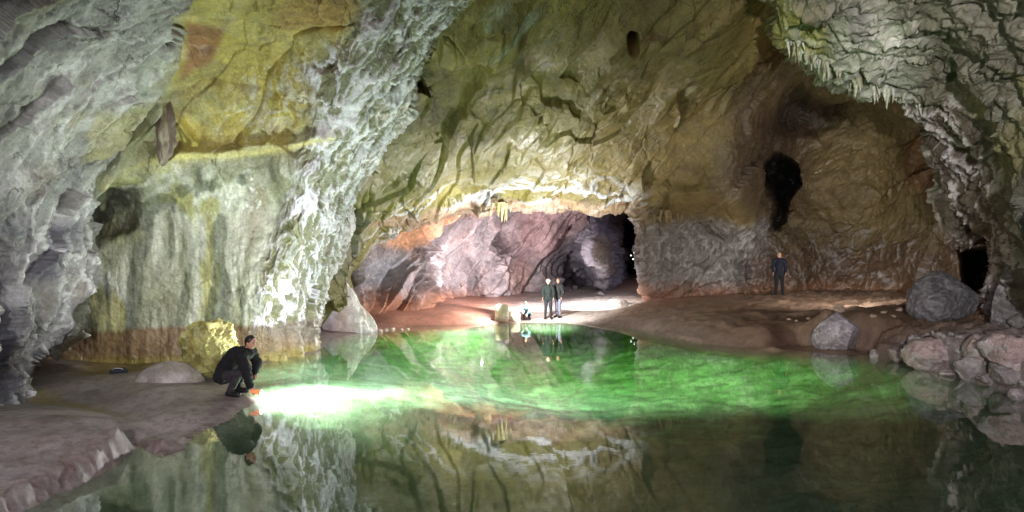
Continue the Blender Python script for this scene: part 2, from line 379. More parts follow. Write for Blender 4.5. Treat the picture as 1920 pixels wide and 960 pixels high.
# ------------------------------------------------------------------ 3. hanging roof over the arch, right pillar, right alcove
A = [(560,660),(545,520),(560,380),(600,240),(680,90),(760,-60),(860,-200),(1010,-200),(1200,-200),(1420,-200),(1640,-200),(1960,-200),(1980,0),(1980,160),(1980,320),(1980,440),(1980,540),(1980,640)]
B = [(658,560),(652,512),(676,478),(704,446),(760,416),(800,402),(850,391),(900,384),(960,379),(1010,377),(1060,377),(1110,380),(1150,384),(1184,392),(1200,425),(1208,480),(1213,530),(1222,600)]
D = [(560,660,18),(545,520,17.5),(560,380,17.5),(600,240,16.5),(680,90,13.5),(760,-60,11.2),(860,-200,9),(1010,-200,9.5),(1200,-200,10.2),(1420,-200,10.5),(1640,-200,10.5),(1960,-200,10),
 (660,390,17.8),(700,300,16.8),(760,215,15.6),(850,100,13.6),(880,0,12),
 (652,512,19),(700,446,21),(760,416,22),(850,391,23),(950,380,23),(1050,377,23),(1180,390,23.5),(1205,430,24.5),(1210,490,25),(1218,568,25.5),(1222,600,25.5),
 (740,360,19.2),(830,345,20.6),(1000,340,21.6),(1150,345,21.8),(1000,260,18.6),(850,230,17.4),(1000,120,15.4),(1000,0,13),
 (1200,300,20.5),(1200,200,18.3),(1200,100,16),(1200,0,14),
 (1300,400,23.2),(1300,340,21.6),(1300,440,24.6),(1300,500,25),(1300,562,25.3),(1300,620,25.3),(1400,480,24.3),(1400,400,23.2),(1440,560,24.0),(1440,620,24.0),
 (1350,250,20.2),(1390,150,17.6),(1420,50,15.8),(1400,320,22.0),
 (1500,100,19.4),(1460,200,22.8),(1530,200,24),(1480,280,25),(1440,380,24.8),(1458,330,25.6),(1560,300,25.8),(1600,400,26),(1650,330,25),(1600,200,23.4),(1700,250,23),(1750,350,22),(1700,450,23.2),(1600,500,25),(1600,565,24.4),(1600,640,24.4),(1500,565,24.6),(1500,480,25),(1700,562,22.6),(1700,640,22.6),(1800,450,20.4),(1850,560,19),(1980,640,17),(1980,300,17),(1800,200,20),(1980,0,14),(1600,80,18.6),(1700,100,18)]
P,g,nr,nc = patch(A,B,D,1300,430,curl=14,curld=1.6,curlpx=9,tpow=.92)
n = normals(P,nr,nc); gw = warp2(g,P,36,.35); rv = .35+1.1*sstep(-.15,.3,fbm(P*.35+84,3))
w_alc = polyw(gw,[(1400,140),(1480,90),(1560,140),(1800,190),(2000,300),(2000,640),(1380,640),(1400,430),(1330,340)],34)
w_pil = polyw(gw,[(1195,425),(1450,420),(1470,640),(1190,640)],16)
w_lip = sstep(66,16,np.abs(sdist(g,B+[(1222,2000),(658,2000)])))*sstep(640,760,g[:,0])*sstep(1260,1180,g[:,0])
big = .55*fbm(P*.22+2,3)
f1,ed = scallop(P,.34,(.35,-.8,.45),2.6,.7); f1b,edb = scallop(P,.95,(.35,-.8,.45),2.6,.35); f1c,edc = scallop(P,2.6,(.6,.3,1),1.8,.2)
veil = .4*ridged(stretch(warp(P,1.0,.3),(.2,0,1),2.0)*1.3,5,.6)+.6*ridged(stretch(warp(P,1.5,.2),(.4,0,1),2.2)*3.4,4,.6)
ledge = ridged(stretch(warp(P,.8,.35),(1,0,.1),4.0)*1.5+7,5,.55)
fa,fe = facet(stretch(warp(P,.3,.6),(.35,-.8,.45),2.4)*.5); fb,fbe = facet(stretch(warp(P,.9,.22),(.35,-.8,.45),2.0)*1.5)
cm = sstep(-.02,.25,fbm(P*.25+33,3)); cm2 = sstep(.05,.3,fbm(P*.4+63,3))
step = fbm(stretch(warp(P,.35,.6),(.35,-.8,.45),3.4)*.42+3,3); step = sstep(-.05,.03,step)-sstep(.16,.26,step)*.8
d = big+.38*fa+.07*fb*rv+.20*(f1**2*1.4-.35)*(1-.3*w_alc)+.08*(f1b**2-.2)+.02*(f1c-.4)+.14*step*(1-.5*w_alc)+.09*rv*fbm(stretch(P,(.35,-.8,.45),1.8)*1.0+8,5,.52)+.05*sstep(0,.3,fbm(P*.3+91,3))*fbm(P*3.5,4,.6) \
    -.16*cm*np.exp(-ed/.02)-.07*cm2*np.exp(-edb/.03)+w_lip*.24*(ledge-.3)+w_pil*.18*(veil-.3)+w_alc*.10*(veil-.3)
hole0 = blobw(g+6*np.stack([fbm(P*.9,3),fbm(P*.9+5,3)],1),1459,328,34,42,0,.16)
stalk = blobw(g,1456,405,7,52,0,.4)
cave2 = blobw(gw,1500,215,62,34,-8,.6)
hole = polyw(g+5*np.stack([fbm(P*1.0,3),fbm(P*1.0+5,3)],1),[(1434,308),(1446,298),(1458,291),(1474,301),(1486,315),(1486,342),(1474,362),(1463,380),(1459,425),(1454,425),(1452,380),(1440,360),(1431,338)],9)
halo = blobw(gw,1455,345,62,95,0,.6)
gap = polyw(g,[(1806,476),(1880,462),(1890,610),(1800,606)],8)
d -= 1.2*blobw(g+10*np.stack([fbm(P,3),fbm(P+5,3)],1),1185,68,11,13,0,.3)
vd = P-np.array([0,0,CH]); vd /= np.linalg.norm(vd,axis=1)[:,None]
P = P+n*d[:,None]+vd*(4.5*hole+.5*halo+1.3*cave2+4*gap)[:,None]
C = np.tile(np.array(lin((142,134,64)),float),(len(P),1))
v = fbm(P*.32+9,4); v2 = fbm(P*.9+19,4)
C = mixc(C,(162,152,74),sstep(-.05,.3,v)*.8)
C = mixc(C,(120,114,70),sstep(.0,.35,v2)*.7)
C = mixc(C,(148,124,80),sstep(960,1250,gw[:,0])*.75)
C = mixc(C,(124,92,70),sstep(.1,.4,fbm(P*.5+70,4))*sstep(1050,1350,gw[:,0])*.75)
C = mixc(C,(134,140,70),polyw(gw,[(640,220),(760,200),(800,330),(700,420),(600,420)],20)*.6)
C = mixc(C,(180,190,176),blobw(gw,960,60,70,60,20,.5)*sstep(0,.3,fbm(stretch(P,(.3,0,1),4)*1.2,4))*.8)
C = mixc(C,(132,136,130),polyw(gw,[(630,400),(700,400),(690,470),(640,520),(600,520)],12)*.5)
C = mixc(C,(240,240,242),w_lip*sstep(.34,.48,ledge)*.97)  # bright highlights along the lip put into the rock colour
C = mixc(C,(190,160,128),polyw(g,[(660,430),(850,378),(1200,372),(1225,440),(1225,600),(1200,400)],4)*.8)
C = mixc(C,(150,146,146),w_pil*.9); C = mixc(C,(210,206,206),w_pil*sstep(.35,.6,veil)*.8)
C = mixc(C,(168,120,94),w_pil*sstep(1.9,.9,P[:,2]+.5*v2)*.85)
C = mixc(C,(120,106,74),w_alc*.8*(1-w_pil))
C = mixc(C,(84,66,54),w_alc*blobw(gw,1440,270,80,110,0,.5)*.8)
C = mixc(C,(150,132,88),blobw(gw,1610,340,110,90,20,.4)*.6)
C = mixc(C,(112,78,50),blobw(gw,1760,330,40,90,-20,.4)*.75)
C = mixc(C,(96,72,56),w_alc*sstep(4.2,2.6,P[:,2]+v2)*.85)
C = mixc(C,(170,164,160),w_alc*sstep(5.0,3.4,P[:,2])*sstep(.38,.62,veil)*.75)
C = mixc(C,(150,92,52),blobw(gw,1790,450,80,80,0,.5)*w_alc*.0)
C = mixc(C,(150,100,62),w_alc*sstep(1.9,1.0,P[:,2]+.3*v2)*.7)
olive = sstep(1500,900,g[:,0])*sstep(-40,160,g[:,1])
C = C*(.76-.12*olive)[:,None]
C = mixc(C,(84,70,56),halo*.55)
C = mixc(C,(9,8,8),hole*.98)  # darkness inside the hole put into the colour, besides its depth
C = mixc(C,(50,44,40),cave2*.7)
C = mixc(C,(26,24,22),gap*.95)  # shade of the gap put into the rock colour
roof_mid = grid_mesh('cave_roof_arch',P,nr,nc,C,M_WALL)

# ------------------------------------------------------------------ 4. right foreground roof with stalactite fringe and flank
A = [(1560,-260),(1700,-260),(1850,-260),(2120,-260),(2120,-60),(2120,60),(2120,160),(2120,240),(2120,330),(2120,420),(2120,500),(2120,580),(2120,700)]
B = [(1425,-260),(1444,-20),(1476,86),(1530,124),(1600,158),(1700,192),(1728,222),(1752,290),(1776,380),(1800,450),(1862,490),(1866,560),(1846,700)]
D = [(1444,-20,11.4),(1476,86,13),(1530,124,13.6),(1600,158,14),(1700,192,14.6),(1728,222,15),(1752,290,16),(1776,380,17),(1800,450,17.4),(1862,490,16.6),(1866,560,16),(1846,700,16),
  (1600,0,10.6),(1600,90,12.2),(1700,80,11.6),(1700,140,13.0),(1800,0,9.4),(1800,120,11.4),(1800,220,13.6),(1920,0,8.2),(1920,120,9.4),(1920,220,10.6),(1850,250,12.8),(1840,330,14.8),(1850,420,15.6),(1900,330,12),(1920,420,11.6),(1900,520,13.6),(1920,620,13),(1920,700,13),
  (2120,-60,6.4),(2120,240,7.6),(2120,500,8.8),(2120,700,9.4),(1425,-260,8.2),(1700,-260,7.4),(2120,-260,5.4)]
P,g,nr,nc = patch(A,B,D,760,330,curl=12,curld=1.3,curlpx=8)
n = normals(P,nr,nc); gw = warp2(g,P,26,.6)
f1,ed = scallop(P,.6,(.3,.2,1),1.7); f1b,edb = scallop(P,1.6,(.3,.2,1),2.3,.2)
flut = ridged(stretch(warp(P,.9,.2),(.25,.1,1),5.0)*1.9,4)
web = .5*ridged(stretch(warp(P,1.1,.3),(.5,.2,-1),2.6)*1.25,5,.6)+.5*ridged(stretch(warp(P,1.6,.2),(.5,.2,-1),3)*3.3,4,.6)
w_web = polyw(gw,[(1690,180),(1800,190),(1900,330),(1930,640),(1780,640),(1780,400)],22)
fa,fe = facet(stretch(warp(P,.5,.3),(.3,-.3,1),1.7)*.7); fb,fbe = facet(stretch(warp(P,1.2,.15),(.3,-.2,1),1.8)*2.0)
d = .4*fbm(P*.4+6,3)+.30*fa+.10*fb+.15*(f1-.4)+.16*(f1b-.4)+.12*fbm(P*1.7,5,.55)+.03*fbm(P*6,3)-.12*np.exp(-ed/.05)+w_web*.30*(web-.3)+(1-w_web)*.16*(flut-.3)
d -= .9*blobw(gw,1830,500,24,44,0,.4)
P = P+n*d[:,None]
C = np.tile(np.array(lin((112,108,94)),float),(len(P),1))
C = mixc(C,(142,134,86),sstep(0,.35,fbm(P*.5+12,4))*.7)
C = mixc(C,(58,54,48),sstep(.12,.4,fbm(P*.8+52,4))*sstep(1650,1800,gw[:,0])*.8)
C = mixc(C,(190,190,176),blobw(gw,1640,90,90,80,35,.5)*.85)
C = mixc(C,(150,150,60),blobw(gw,1500,60,40,70,-35,.4)*.75)
C = mixc(C,(92,84,92),blobw(gw,1610,30,22,34,0,.4)*.5)
C = mixc(C,(84,80,68),polyw(gw,[(1880,60),(2200,0),(2200,700),(1900,700),(1880,300)],40)*.22)
edge = -sdist(g,B+[(1200,700),(1200,-260)])
C = mixc(C,(204,208,192),sstep(60,5,edge)*sstep(1470,1500,g[:,0])*sstep(.2,.5,flut)*(1-w_web)*.85)
C = mixc(C,(92,78,66),w_web*.85); C = mixc(C,(216,206,206),w_web*sstep(.33,.52,web)*.95)
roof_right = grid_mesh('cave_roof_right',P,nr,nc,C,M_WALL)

# ------------------------------------------------------------------ 5. chamber beyond the arch
A = [(560,300),(660,310),(740,320),(820,325),(900,330),(980,330),(1060,330),(1130,330),(1180,330),(1220,330),(1300,330)]
B = [(560,640),(660,640),(740,640),(820,640),(900,640),(980,640),(1060,640),(1130,640),(1180,640),(1220,640),(1300,640)]
D = [(560,300,21),(660,310,22),(740,320,23),(820,325,25),(980,330,27),(1130,330,28),(1300,330,30),
 (660,430,21),(700,440,22.6),(760,440,24.5),(700,520,22.8),(680,590,21.5),(740,520,24),(790,520,24.6),(800,590,24.2),(750,640,23.6),(830,470,27.5),(850,540,28.4),(850,640,28.4),
 (900,450,28.5),(900,540,29.5),(900,640,29.5),(960,520,30),(970,470,31.5),(1000,540,32.5),(1000,640,32.5),(1000,420,31),(1050,450,33),(1060,540,34),(1060,640,34),(1090,450,32),(1120,520,33),(1120,430,31),(1150,470,34),(1150,640,34.5),
 (1172,470,47),(1172,520,48),(1172,420,44),(1172,640,48),(1195,470,49),(1195,560,49),(1148,460,34),(1148,520,34),(1225,470,47),(1300,470,42),(1300,640,42)]
P,g,nr,nc = patch(A,B,D,520,300)
n = normals(P,nr,nc); gw = warp2(g,P,22,.25)
f1,ed = scallop(P,.22,(.9,0,1),3.5,.6); f1b,edb = scallop(P,.7,(.8,0,1),3.0,.4)
slab = ridged(stretch(warp(P,.4,.5),(.9,.1,1),4.5)*.55,5,.6)
cw = warp(P,.25,.8)@np.array([.72,.25,-.62])*.62; saw = cw-np.floor(cw); saw = saw-sstep(.88,1.0,saw)
cw2 = warp(P,.6,.35)@np.array([.75,.2,-.60])*2.1; saw2 = cw2-np.floor(cw2); saw2 = saw2-sstep(.8,1.0,saw2)
fa,fe = facet(stretch(warp(P,.4,.4),(.65,0,.75),2.6)*.55)
d = .7*fbm(P*.2+30,3)+.3*(f1-.4)+.75*(saw-.4)+.2*(saw2-.4)+.25*fa+.3*(slab-.4)+.12*fbm(P*1.4,5,.6)-.35*np.exp(-ed/.03)
P = P+n*d[:,None]
C = np.tile(np.array(lin((156,144,146)),float),(len(P),1))
C = mixc(C,(112,98,98),sstep(0,.35,fbm(P*.25+4,4))*.8)
C = mixc(C,(86,74,76),sstep(.34,.18,slab)*.7)
C = mixc(C,(190,164,160),sstep(.5,.7,slab)*.5)
C = mixc(C,(176,144,144),blobw(gw,1030,420,80,45,-30,.5)*.85)
C = mixc(C,(206,152,114),polyw(gw,[(660,380),(860,370),(1000,380),(860,412),(770,470),(700,450)],10)*.85)
C = mixc(C,(116,112,122),polyw(gw,[(1130,395),(1230,390),(1230,560),(1020,560),(1050,470)],14)*.85)
C = mixc(C,(150,150,158),blobw(gw,730,505,60,26,0,.5)*.8)
C = mixc(C,(176,140,130),blobw(gw,970,520,28,38,0,.4)*.6)
C = mixc(C,(146,98,76),sstep(1.5,.6,P[:,2]+.4*fbm(P*.6,3))*sstep(960,820,gw[:,0])*.95)
C = mixc(C,(24,22,24),polyw(g,[(1160,380),(1260,380),(1260,560),(1170,545)],4)*.93)  # darkness of the passage put into the wall colour
wall_back = grid_mesh('cave_wall_chamber',P,nr,nc,C,M_BACK)

# ------------------------------------------------------------------ 6. ground: banks and pool bed in one sheet
shore_px = [(-700,1500),(-330,1200),(-60,1010),(60,952),(132,915),(200,880),(248,850),(262,838),(292,856),(325,858),(352,842),(372,816),(408,798),(446,776),(478,750),
  (462,735),(440,722),(412,712),(400,704),(440,692),(480,684),(560,668),(600,660),(618,636),(655,628),(700,622),(760,613),(850,611),(905,609),(950,606),(1000,605),(1060,606),(1120,611),(1190,616),(1228,622),(1262,634),(1330,646),(1420,656),(1500,660),
  (1560,664),(1630,667),(1690,682),(1740,694),(1790,706),(1850,722),(1905,738),(2000,775),(2300,900),(2900,1300)]
shore = [tuple(onz(x,y)[:2]) for x,y in shore_px]
shore += [(9,1.0),(7,-7),(-6,-7)]
LP = [onz(x,y,z) for x,y,z in [
  (0,765,0.27),(130,775,0.28),(220,790,0.27),(255,812,0.23),(100,860,0.26),(0,900,0.26),(-100,960,0.26),(-400,1100,.35),(-300,800,.4),(180,772,.14),(200,760,.08),(150,745,.06),(100,740,.12),
  (270,790,.1),(330,770,.16),(400,745,.14),(440,738,.10),(330,820,.09),(290,735,.22),(380,722,.12),(240,720,.15),(180,700,.08),(230,690,.05),(300,690,.10),(340,700,.12),(140,690,.15),(60,720,.2),(0,700,.3),(-200,690,.4),
  (800,590,.3),(740,597,.3),(700,600,.25),(650,610,.15),(850,585,.4),(850,560,.6),(920,596,.12),(980,598,.06),(1040,600,.05),(1080,598,.1),(1000,570,.4),(1050,552,.62),(1120,555,.62),(1170,560,.6),(1100,580,.25),(1160,582,.3),
  (1230,600,.35),(1215,568,.8),(1300,570,.9),(1300,600,.5),(1400,562,1.05),(1461,558,1.08),(1400,600,.62),(1450,630,.32),(1330,625,.25),(1520,560,1.05),(1600,565,1.0),(1550,600,.8),(1560,640,.35),(1620,600,.85),(1640,640,.5),(1680,600,.85),(1700,580,1.0),
  (1690,640,.66),(1760,632,.80),(1840,634,.82),(1920,636,.84),(1740,660,.55),(1820,665,.55),(1900,670,.62),(1800,612,.82),(1900,605,.85),(2050,640,.85),(2050,700,.8),(1860,700,.22),(1780,690,.2)]]
Pq = [(p[0],p[1],p[2]) for p in LP]+[(x,y,.02) for x,y in shore[7:-10]]+[(x,y,.20) for x,y in shore[:6]]+[onz(x,y,z) for x,y,z in [(60,754,.10),(150,760,.07),(215,776,.05),(258,796,.03),(280,832,.03),(1530,575,.9),(1480,592,.7),(1600,590,.8),(1560,615,.5),(1700,675,.2),(1780,698,.2),(1850,712,.2),(1920,730,.2)]]+[(-12,0,.5),(-10,-7,.5),(12,2,.8),(12,-7,.8),(-12,30,1),(-6,40,1),(6,42,.9),(16,40,1.5),(22,20,1.3)]
fz = rbf(Pq,c=.25)
NR,NC = 700,820
yy = np.concatenate([np.linspace(-7,3.4,20,endpoint=False), 3.4*(50/3.4)**np.linspace(0,1,NR-20)])
tt = np.linspace(-1.22,1.22,NC)
Yg,Tg = np.meshgrid(yy,tt,indexing='ij'); Xg = Tg*np.maximum(Yg,6.0)
G2 = np.stack([Xg.ravel(),Yg.ravel()],1); P = np.stack([Xg.ravel(),Yg.ravel(),np.zeros(NR*NC)],1)
G2w = G2+.16*np.stack([fbm(P*1.1,4),fbm(P*1.1+50,4)],1)+.05*np.stack([fbm(P*5,3),fbm(P*5+50,3)],1)
sd = -sdist(G2w,shore)           # + on land
zl = np.maximum(fz(G2), .015)
wt = sstep(3,6,P[:,0])*sstep(13,15.5,P[:,1])*sstep(.5,1.2,sd)
fa,fe = facet(stretch(warp(P,1.0,.4),(1,.3,0),2.2)*1.3)
zl = zl+wt*(.02*np.sin(zl*30+6*fbm(P*.6+2,3)+4*fbm(P*2,3))+.07*fa)
z_land = zl*sstep(0,.16,sd)+.012*np.clip(sd,0,3)
nz = fbm(P*.8,4); nzf = fbm(stretch(P,(.8,.6,0),2.5)*3.3,4)
rug = .12+.9*sstep(11,14,P[:,0])*sstep(0,.4,sd)+ sstep(5,12,P[:,0])*sstep(14,20,P[:,1])*.9
z_land = z_land+np.clip(sd,0,1)*(.07*nz+.05*nzf*rug+.12*rug*(ridged(P*1.1+4,4)-.4))
# eroded lip of the near left bank: broken mud clods
clod_w = np.exp(-((sd-.13)/.12)**2)*(P[:,0]<-3)*(P[:,1]<8.3)
f1,f2,_ = worley(stretch(warp(P,2,.15),(1,.5,0),1.8)*5.5)
z_land = z_land-.05*clod_w*np.exp(-(f2-f1)/.1)+.05*clod_w*(f1-.4)
rb = sstep(7.5,8.8,P[:,0])*sstep(15.8,14.2,P[:,1])*sstep(.05,.5,sd)
fc,_ = facet(stretch(warp(P,1.0,.3),(1,.2,0),1.5)*1.7); fd,_ = facet(warp(P,2.0,.1)*4)
z_land = z_land+rb*(.20*fc+.07*fd)
z_bed = -(.03+1.15*(1-np.exp(-np.clip(-sd,0,20)/2.6)))+.10*fbm(P*.9+3,4)*sstep(0,-1.2,sd)+.05*ridged(stretch(P,(1,.15,0),2.5)*1.4,4)*sstep(0,-1,sd)
shal = blobw(G2w,-3.6,11.6,3.2,2.0,0,.95)
z_bed = z_bed*(1-.6*shal)
P[:,2] = np.where(sd>0,z_land,z_bed)
X,Y = P[:,0],P[:,1]
C = np.tile(np.array(lin((136,126,124)),float),(len(P),1))
C = mixc(C,(150,141,138),sstep(-.1,.3,nz)*.6)
C = mixc(C,(104,88,80),sstep(.05,.4,fbm(P*1.7+8,4))*.5)
C = mixc(C,(150,134,130),rb*.85)
C = mixc(C,(148,88,62),sstep(2,-2,X)*sstep(17,21,Y)*.8)
C = mixc(C,(112,84,58),sstep(4,8,X)*sstep(12.5,15,Y)*.8)
C = mixc(C,(150,126,108),sstep(4,8,X)*sstep(12.5,15,Y)*sstep(.05,.3,fbm(stretch(P,(1,.2,0),4)*1.6+3,4))*.7)
C = mixc(C,(160,104,76),blobw(G2,6.5,24,3,2.5,0,.6)*.7)
C = mixc(C,(226,216,210),blobw(np.stack([X,Y],1)+.8*np.stack([nz,nz],1),3.7,25.2,2.9,3.4,0,.4)*.85)  # lamplit patch of the beach put into the ground colour
C = mixc(C,(120,104,44),polyw(G2,[tuple(onz(x,y,.05)[:2]) for x,y in [(150,715),(290,700),(300,672),(150,672)]],.3)*.8)
C = mixc(C,(128,112,50),polyw(G2,[tuple(onz(x,y,.1)[:2]) for x,y in [(20,745),(70,738),(200,768),(180,778),(60,765)]],.15)*.7)
wet = sstep(.35,.0,sd)*(sd>0)
C = mixc(C,(96,76,66),wet*.35)
C = mixc(C,(100,84,76),sstep(.05,.25,fbm(P*9+3,3))*.5)
C = mixc(C,(86,60,46),clod_w*np.exp(-(f2-f1)/.1)*.6)
u = sstep(0,-.5,sd)
alg = fbm(stretch(P,(1,.2,0),2.2)*1.8+5,6,.68); alg2 = fbm(stretch(P,(1,-.1,0),3)*5.5+5,4,.65)
Cb = np.tile(np.array([.12,.32,.075]),(len(P),1))
def mixl(C,c,w): return C*(1-w[:,None])+np.array(c)[None]*w[:,None]
Cb = mixl(Cb,[.24,.47,.17],sstep(-.05,.25,alg)*.9)
Cb = mixl(Cb,[.05,.17,.03],sstep(.0,.3,alg2)*.8)
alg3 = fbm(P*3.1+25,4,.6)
Cb = mixl(Cb,[.60,.84,.68],blobw(G2w+.5*np.stack([alg,alg3],1),-3.4,12.0,4.6,2.4,0,.95)*.85)  # torch glare in the water put into a paler bed colour
Cb = mixl(Cb,[.09,.095,.075],sstep(14.4,9.9,G2w[:,1]+2.6*alg+.25*np.abs(G2w[:,0]+1)*(G2w[:,0]<-1))*.95)  # dark near side of the lit green put into the bed colour
Cb = mixl(Cb,[.06,.13,.035],sstep(9.5,13,G2w[:,0]-.2*(G2w[:,1]-12)+alg)*.8)  # right-hand limit of the lit green, also put into the colour
Cb = mixl(Cb,[.16,.15,.12],sstep(.15,.4,alg3)*.5)
Cb = mixl(Cb,[.62,.72,.60],sstep(-1.0,-.1,sd)*blobw(G2,0,21.5,3.5,1.6,0,.5)*.8)
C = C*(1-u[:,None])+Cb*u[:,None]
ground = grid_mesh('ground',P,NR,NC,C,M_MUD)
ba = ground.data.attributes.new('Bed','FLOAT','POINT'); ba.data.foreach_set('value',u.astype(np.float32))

# ------------------------------------------------------------------ water
m, nt, b, out = newmat('pool_water'); nt.nodes.remove(b); L = nt.links.new
tr = N(nt,'ShaderNodeBsdfTransparent'); tr.inputs[0].default_value = (.80,.97,.80,1)
gl = N(nt,'ShaderNodeBsdfGlossy'); gl.inputs['Roughness'].default_value=.012; gl.inputs[0].default_value=(1,1,1,1)
ge = N(nt,'ShaderNodeNewGeometry'); dt = N(nt,'ShaderNodeVectorMath',operation='DOT_PRODUCT'); L(ge.outputs['Incoming'],dt.inputs[0]); L(ge.outputs['Normal'],dt.inputs[1])
ab_ = N(nt,'ShaderNodeMath',operation='ABSOLUTE'); L(dt.outputs['Value'],ab_.inputs[0])
om = N(nt,'ShaderNodeMath',operation='SUBTRACT'); om.inputs[0].default_value=1; L(ab_.outputs[0],om.inputs[1])
pw = N(nt,'ShaderNodeMath',operation='POWER'); pw.inputs[1].default_value=5; L(om.outputs[0],pw.inputs[0])
fr = N(nt,'ShaderNodeMath',operation='MULTIPLY_ADD'); fr.inputs[1].default_value=.85; fr.inputs[2].default_value=.15; L(pw.outputs[0],fr.inputs[0])
mx = N(nt,'ShaderNodeMixShader')
tc = N(nt,'ShaderNodeTexCoord'); mp = N(nt,'ShaderNodeMapping'); mp.inputs['Scale'].default_value=(.8,1.6,1)
n1 = N(nt,'ShaderNodeTexNoise', Scale=1.6, Detail=4.0, Roughness=.55); L(tc.outputs['Object'],mp.inputs[0]); L(mp.outputs[0],n1.inputs['Vector'])
bp = N(nt,'ShaderNodeBump'); bp.inputs['Strength'].default_value=.02; bp.inputs['Distance'].default_value=.05; L(n1.outputs[0],bp.inputs['Height'])
L(bp.outputs[0],gl.inputs['Normal'])
L(fr.outputs[0],mx.inputs[0]); L(tr.outputs[0],mx.inputs[1]); L(gl.outputs[0],mx.inputs[2]); L(mx.outputs[0],out.inputs[0])
me = bpy.data.meshes.new('water'); me.from_pydata([(-16,-6.5,0),(18,-6.5,0),(18,27,0),(-16,27,0)],[],[(0,1,2,3)]); me.materials.append(m)
water = link(bpy.data.objects.new('water',me)); water['kind']='structure'

gco = P.copy()
def gz(x,y):
    i = min(max(int(np.searchsorted(yy,y)),0),NR-1); j = int(round((x/max(yy[i],6.0)+1.22)/2.44*(NC-1)))
    return float(gco[i*NC+min(max(j,0),NC-1),2])
def hit(px,py):
    """where the sight line meets the ground (or the water)"""
    for Y in np.arange(4.5,45,.08):
        q = at(px,py,Y)
        if q[2] <= max(gz(q[0],q[1]),0): return q
    return at(px,py,30)
# ------------------------------------------------------------------ boulders
def tag(o, label, cat, group=None):
    o['label']=label; o['category']=cat
    if group: o['group']=group
    return o
def boulder_mesh(name, size, seed, col, col2=None, taper=0, apex=.2, boxy=0, cuts=7, rough=.16, sub=5, flat=.12, mat=None, tipcol=None, wscale=1.0):
    bm = bmesh.new(); bmesh.ops.create_icosphere(bm, subdivisions=sub, radius=1.0)
    V = np.array([v.co[:] for v in bm.verts]); r = np.random.default_rng(seed)
    V0 = V.copy()
    if boxy: V = np.sign(V)*np.abs(V)**(1-boxy); V /= 1.15
    for _ in range(int(cuts*1.8) if cuts > 2 else cuts):
        d = r.normal(size=3); d /= np.linalg.norm(d); k = r.uniform(.5,.8)
        s = V@d; o = np.clip(s-k,0,None); V = V-np.outer(o*(1-flat),d)
    S = np.array(size); nv = V0
    Q = V*S/max(S)*1.6+seed*3.1
    dd = rough*(fbm(Q*1.3,4,.6)+.45*(ridged(Q*2.2,4)-.4)+.25*fbm(Q*6,3))
    V = (V+nv*dd[:,None])*S
    V[:,:2] *= (1-taper*np.clip(V[:,2]/S[2]*.5+.5,0,1))[:,None]; V[:,0] -= taper*apex*V[:,2]
    for v,c in zip(bm.verts,V): v.co = c
    me = bpy.data.meshes.new(name); bm.to_mesh(me); bm.free()
    me.polygons.foreach_set('use_smooth',np.ones(len(me.polygons),bool))
    c = np.tile(np.array(lin(col),float),(len(V),1))
    if col2: c = mixc(c,col2,sstep(-.1,.25,fbm(Q*1.4+9,4)))
    if tipcol is not None: c = mixc(c,tipcol,sstep(.1,.5,ridged(Q*2.6+1,4)-.25)*.7)
    setcol(me,c); me.materials.append(mat or M_STONE)
    return me
def boulder(label, px, py, Y, size, seed, col, col2=None, rz=0, tilt=(0,0), cat='boulder', name='boulder', group=None, **kw):
    me = boulder_mesh(name,size,seed,col,col2,**kw)
    o = link(bpy.data.objects.new(name,me))
    o.location = at(px,py,Y) if Y else tuple(hit(px,py+size[2]*35)+np.array([0,size[1]*.5,size[2]*.30]))
    o.rotation_euler = (math.radians(tilt[0]),math.radians(tilt[1]),math.radians(rz))
    return tag(o,label,cat,group)

boulder('big craggy yellow boulder on the mud bank behind the crouching man',404,658,11.2,(.66,.5,.84),3,(214,208,132),(160,150,80),tilt=(0,-12),cuts=9,rough=.28,sub=6,tipcol=(228,226,170))
boulder('low smooth mound of pale mud left of the crouching man',318,726,10.7,(.66,.5,.52),8,(168,156,150),(196,188,184),cuts=1,rough=.06,name='mud_mound',cat='mound',mat=M_MUD)
boulder('white wedge shaped rock at the water edge under the left end of the arch',656,617,19.2,(1.95,1.0,2.15),12,(244,238,234),(222,200,190),taper=.75,apex=.12,cuts=10,rough=.14,sub=6,name='wedge_rock')
boulder('bright upright block at the far water edge left of the seated child',941,590,22.3,(.33,.26,.50),21,boxy=.6,col=(240,236,200),col2=(246,244,224),cuts=2,rough=.06,tilt=(0,4))
boulder('smaller bright block leaning beside the upright block on the far shore',966,597,22.3,(.24,.2,.30),22,boxy=.6,col=(240,236,204),col2=(246,244,224),cuts=2,rough=.06)
boulder('low flat pinkish slab on the far shore left of the bright blocks',915,597,23.4,(.75,.5,.2),23,(170,130,118),(150,112,100),cuts=4,rough=.1,name='slab')
boulder('rounded white mound on the pale beach inside the far chamber',1158,574,25.5,(.62,.5,.36),24,(232,226,222),(214,204,200),cuts=1,rough=.05,name='mound',cat='mound')
boulder('big domed grey boulder standing at the right water edge',1566,624,15.3,(.68,.6,.68),31,(150,142,146),(128,118,118),cuts=3,rough=.07,mat=M_MUD,sub=6,tipcol=(196,190,196))
boulder('small round stone showing just above the domed grey boulder',1577,578,None,(.19,.19,.2),32,(176,150,134),cuts=4,rough=.1,name='stone',cat='stone')
boulder('small pale stone in the water right of the domed grey boulder',1644,664,None,(.17,.15,.15),33,(196,186,184),cuts=4,rough=.08,name='stone',cat='stone')
boulder('large slanting dark grey boulder below the dark gap in the right wall',1768,560,15.4,(.95,.9,.78),34,(120,116,120),(96,92,96),tilt=(0,-32),cuts=8,rough=.1,sub=6,tipcol=(150,148,154))
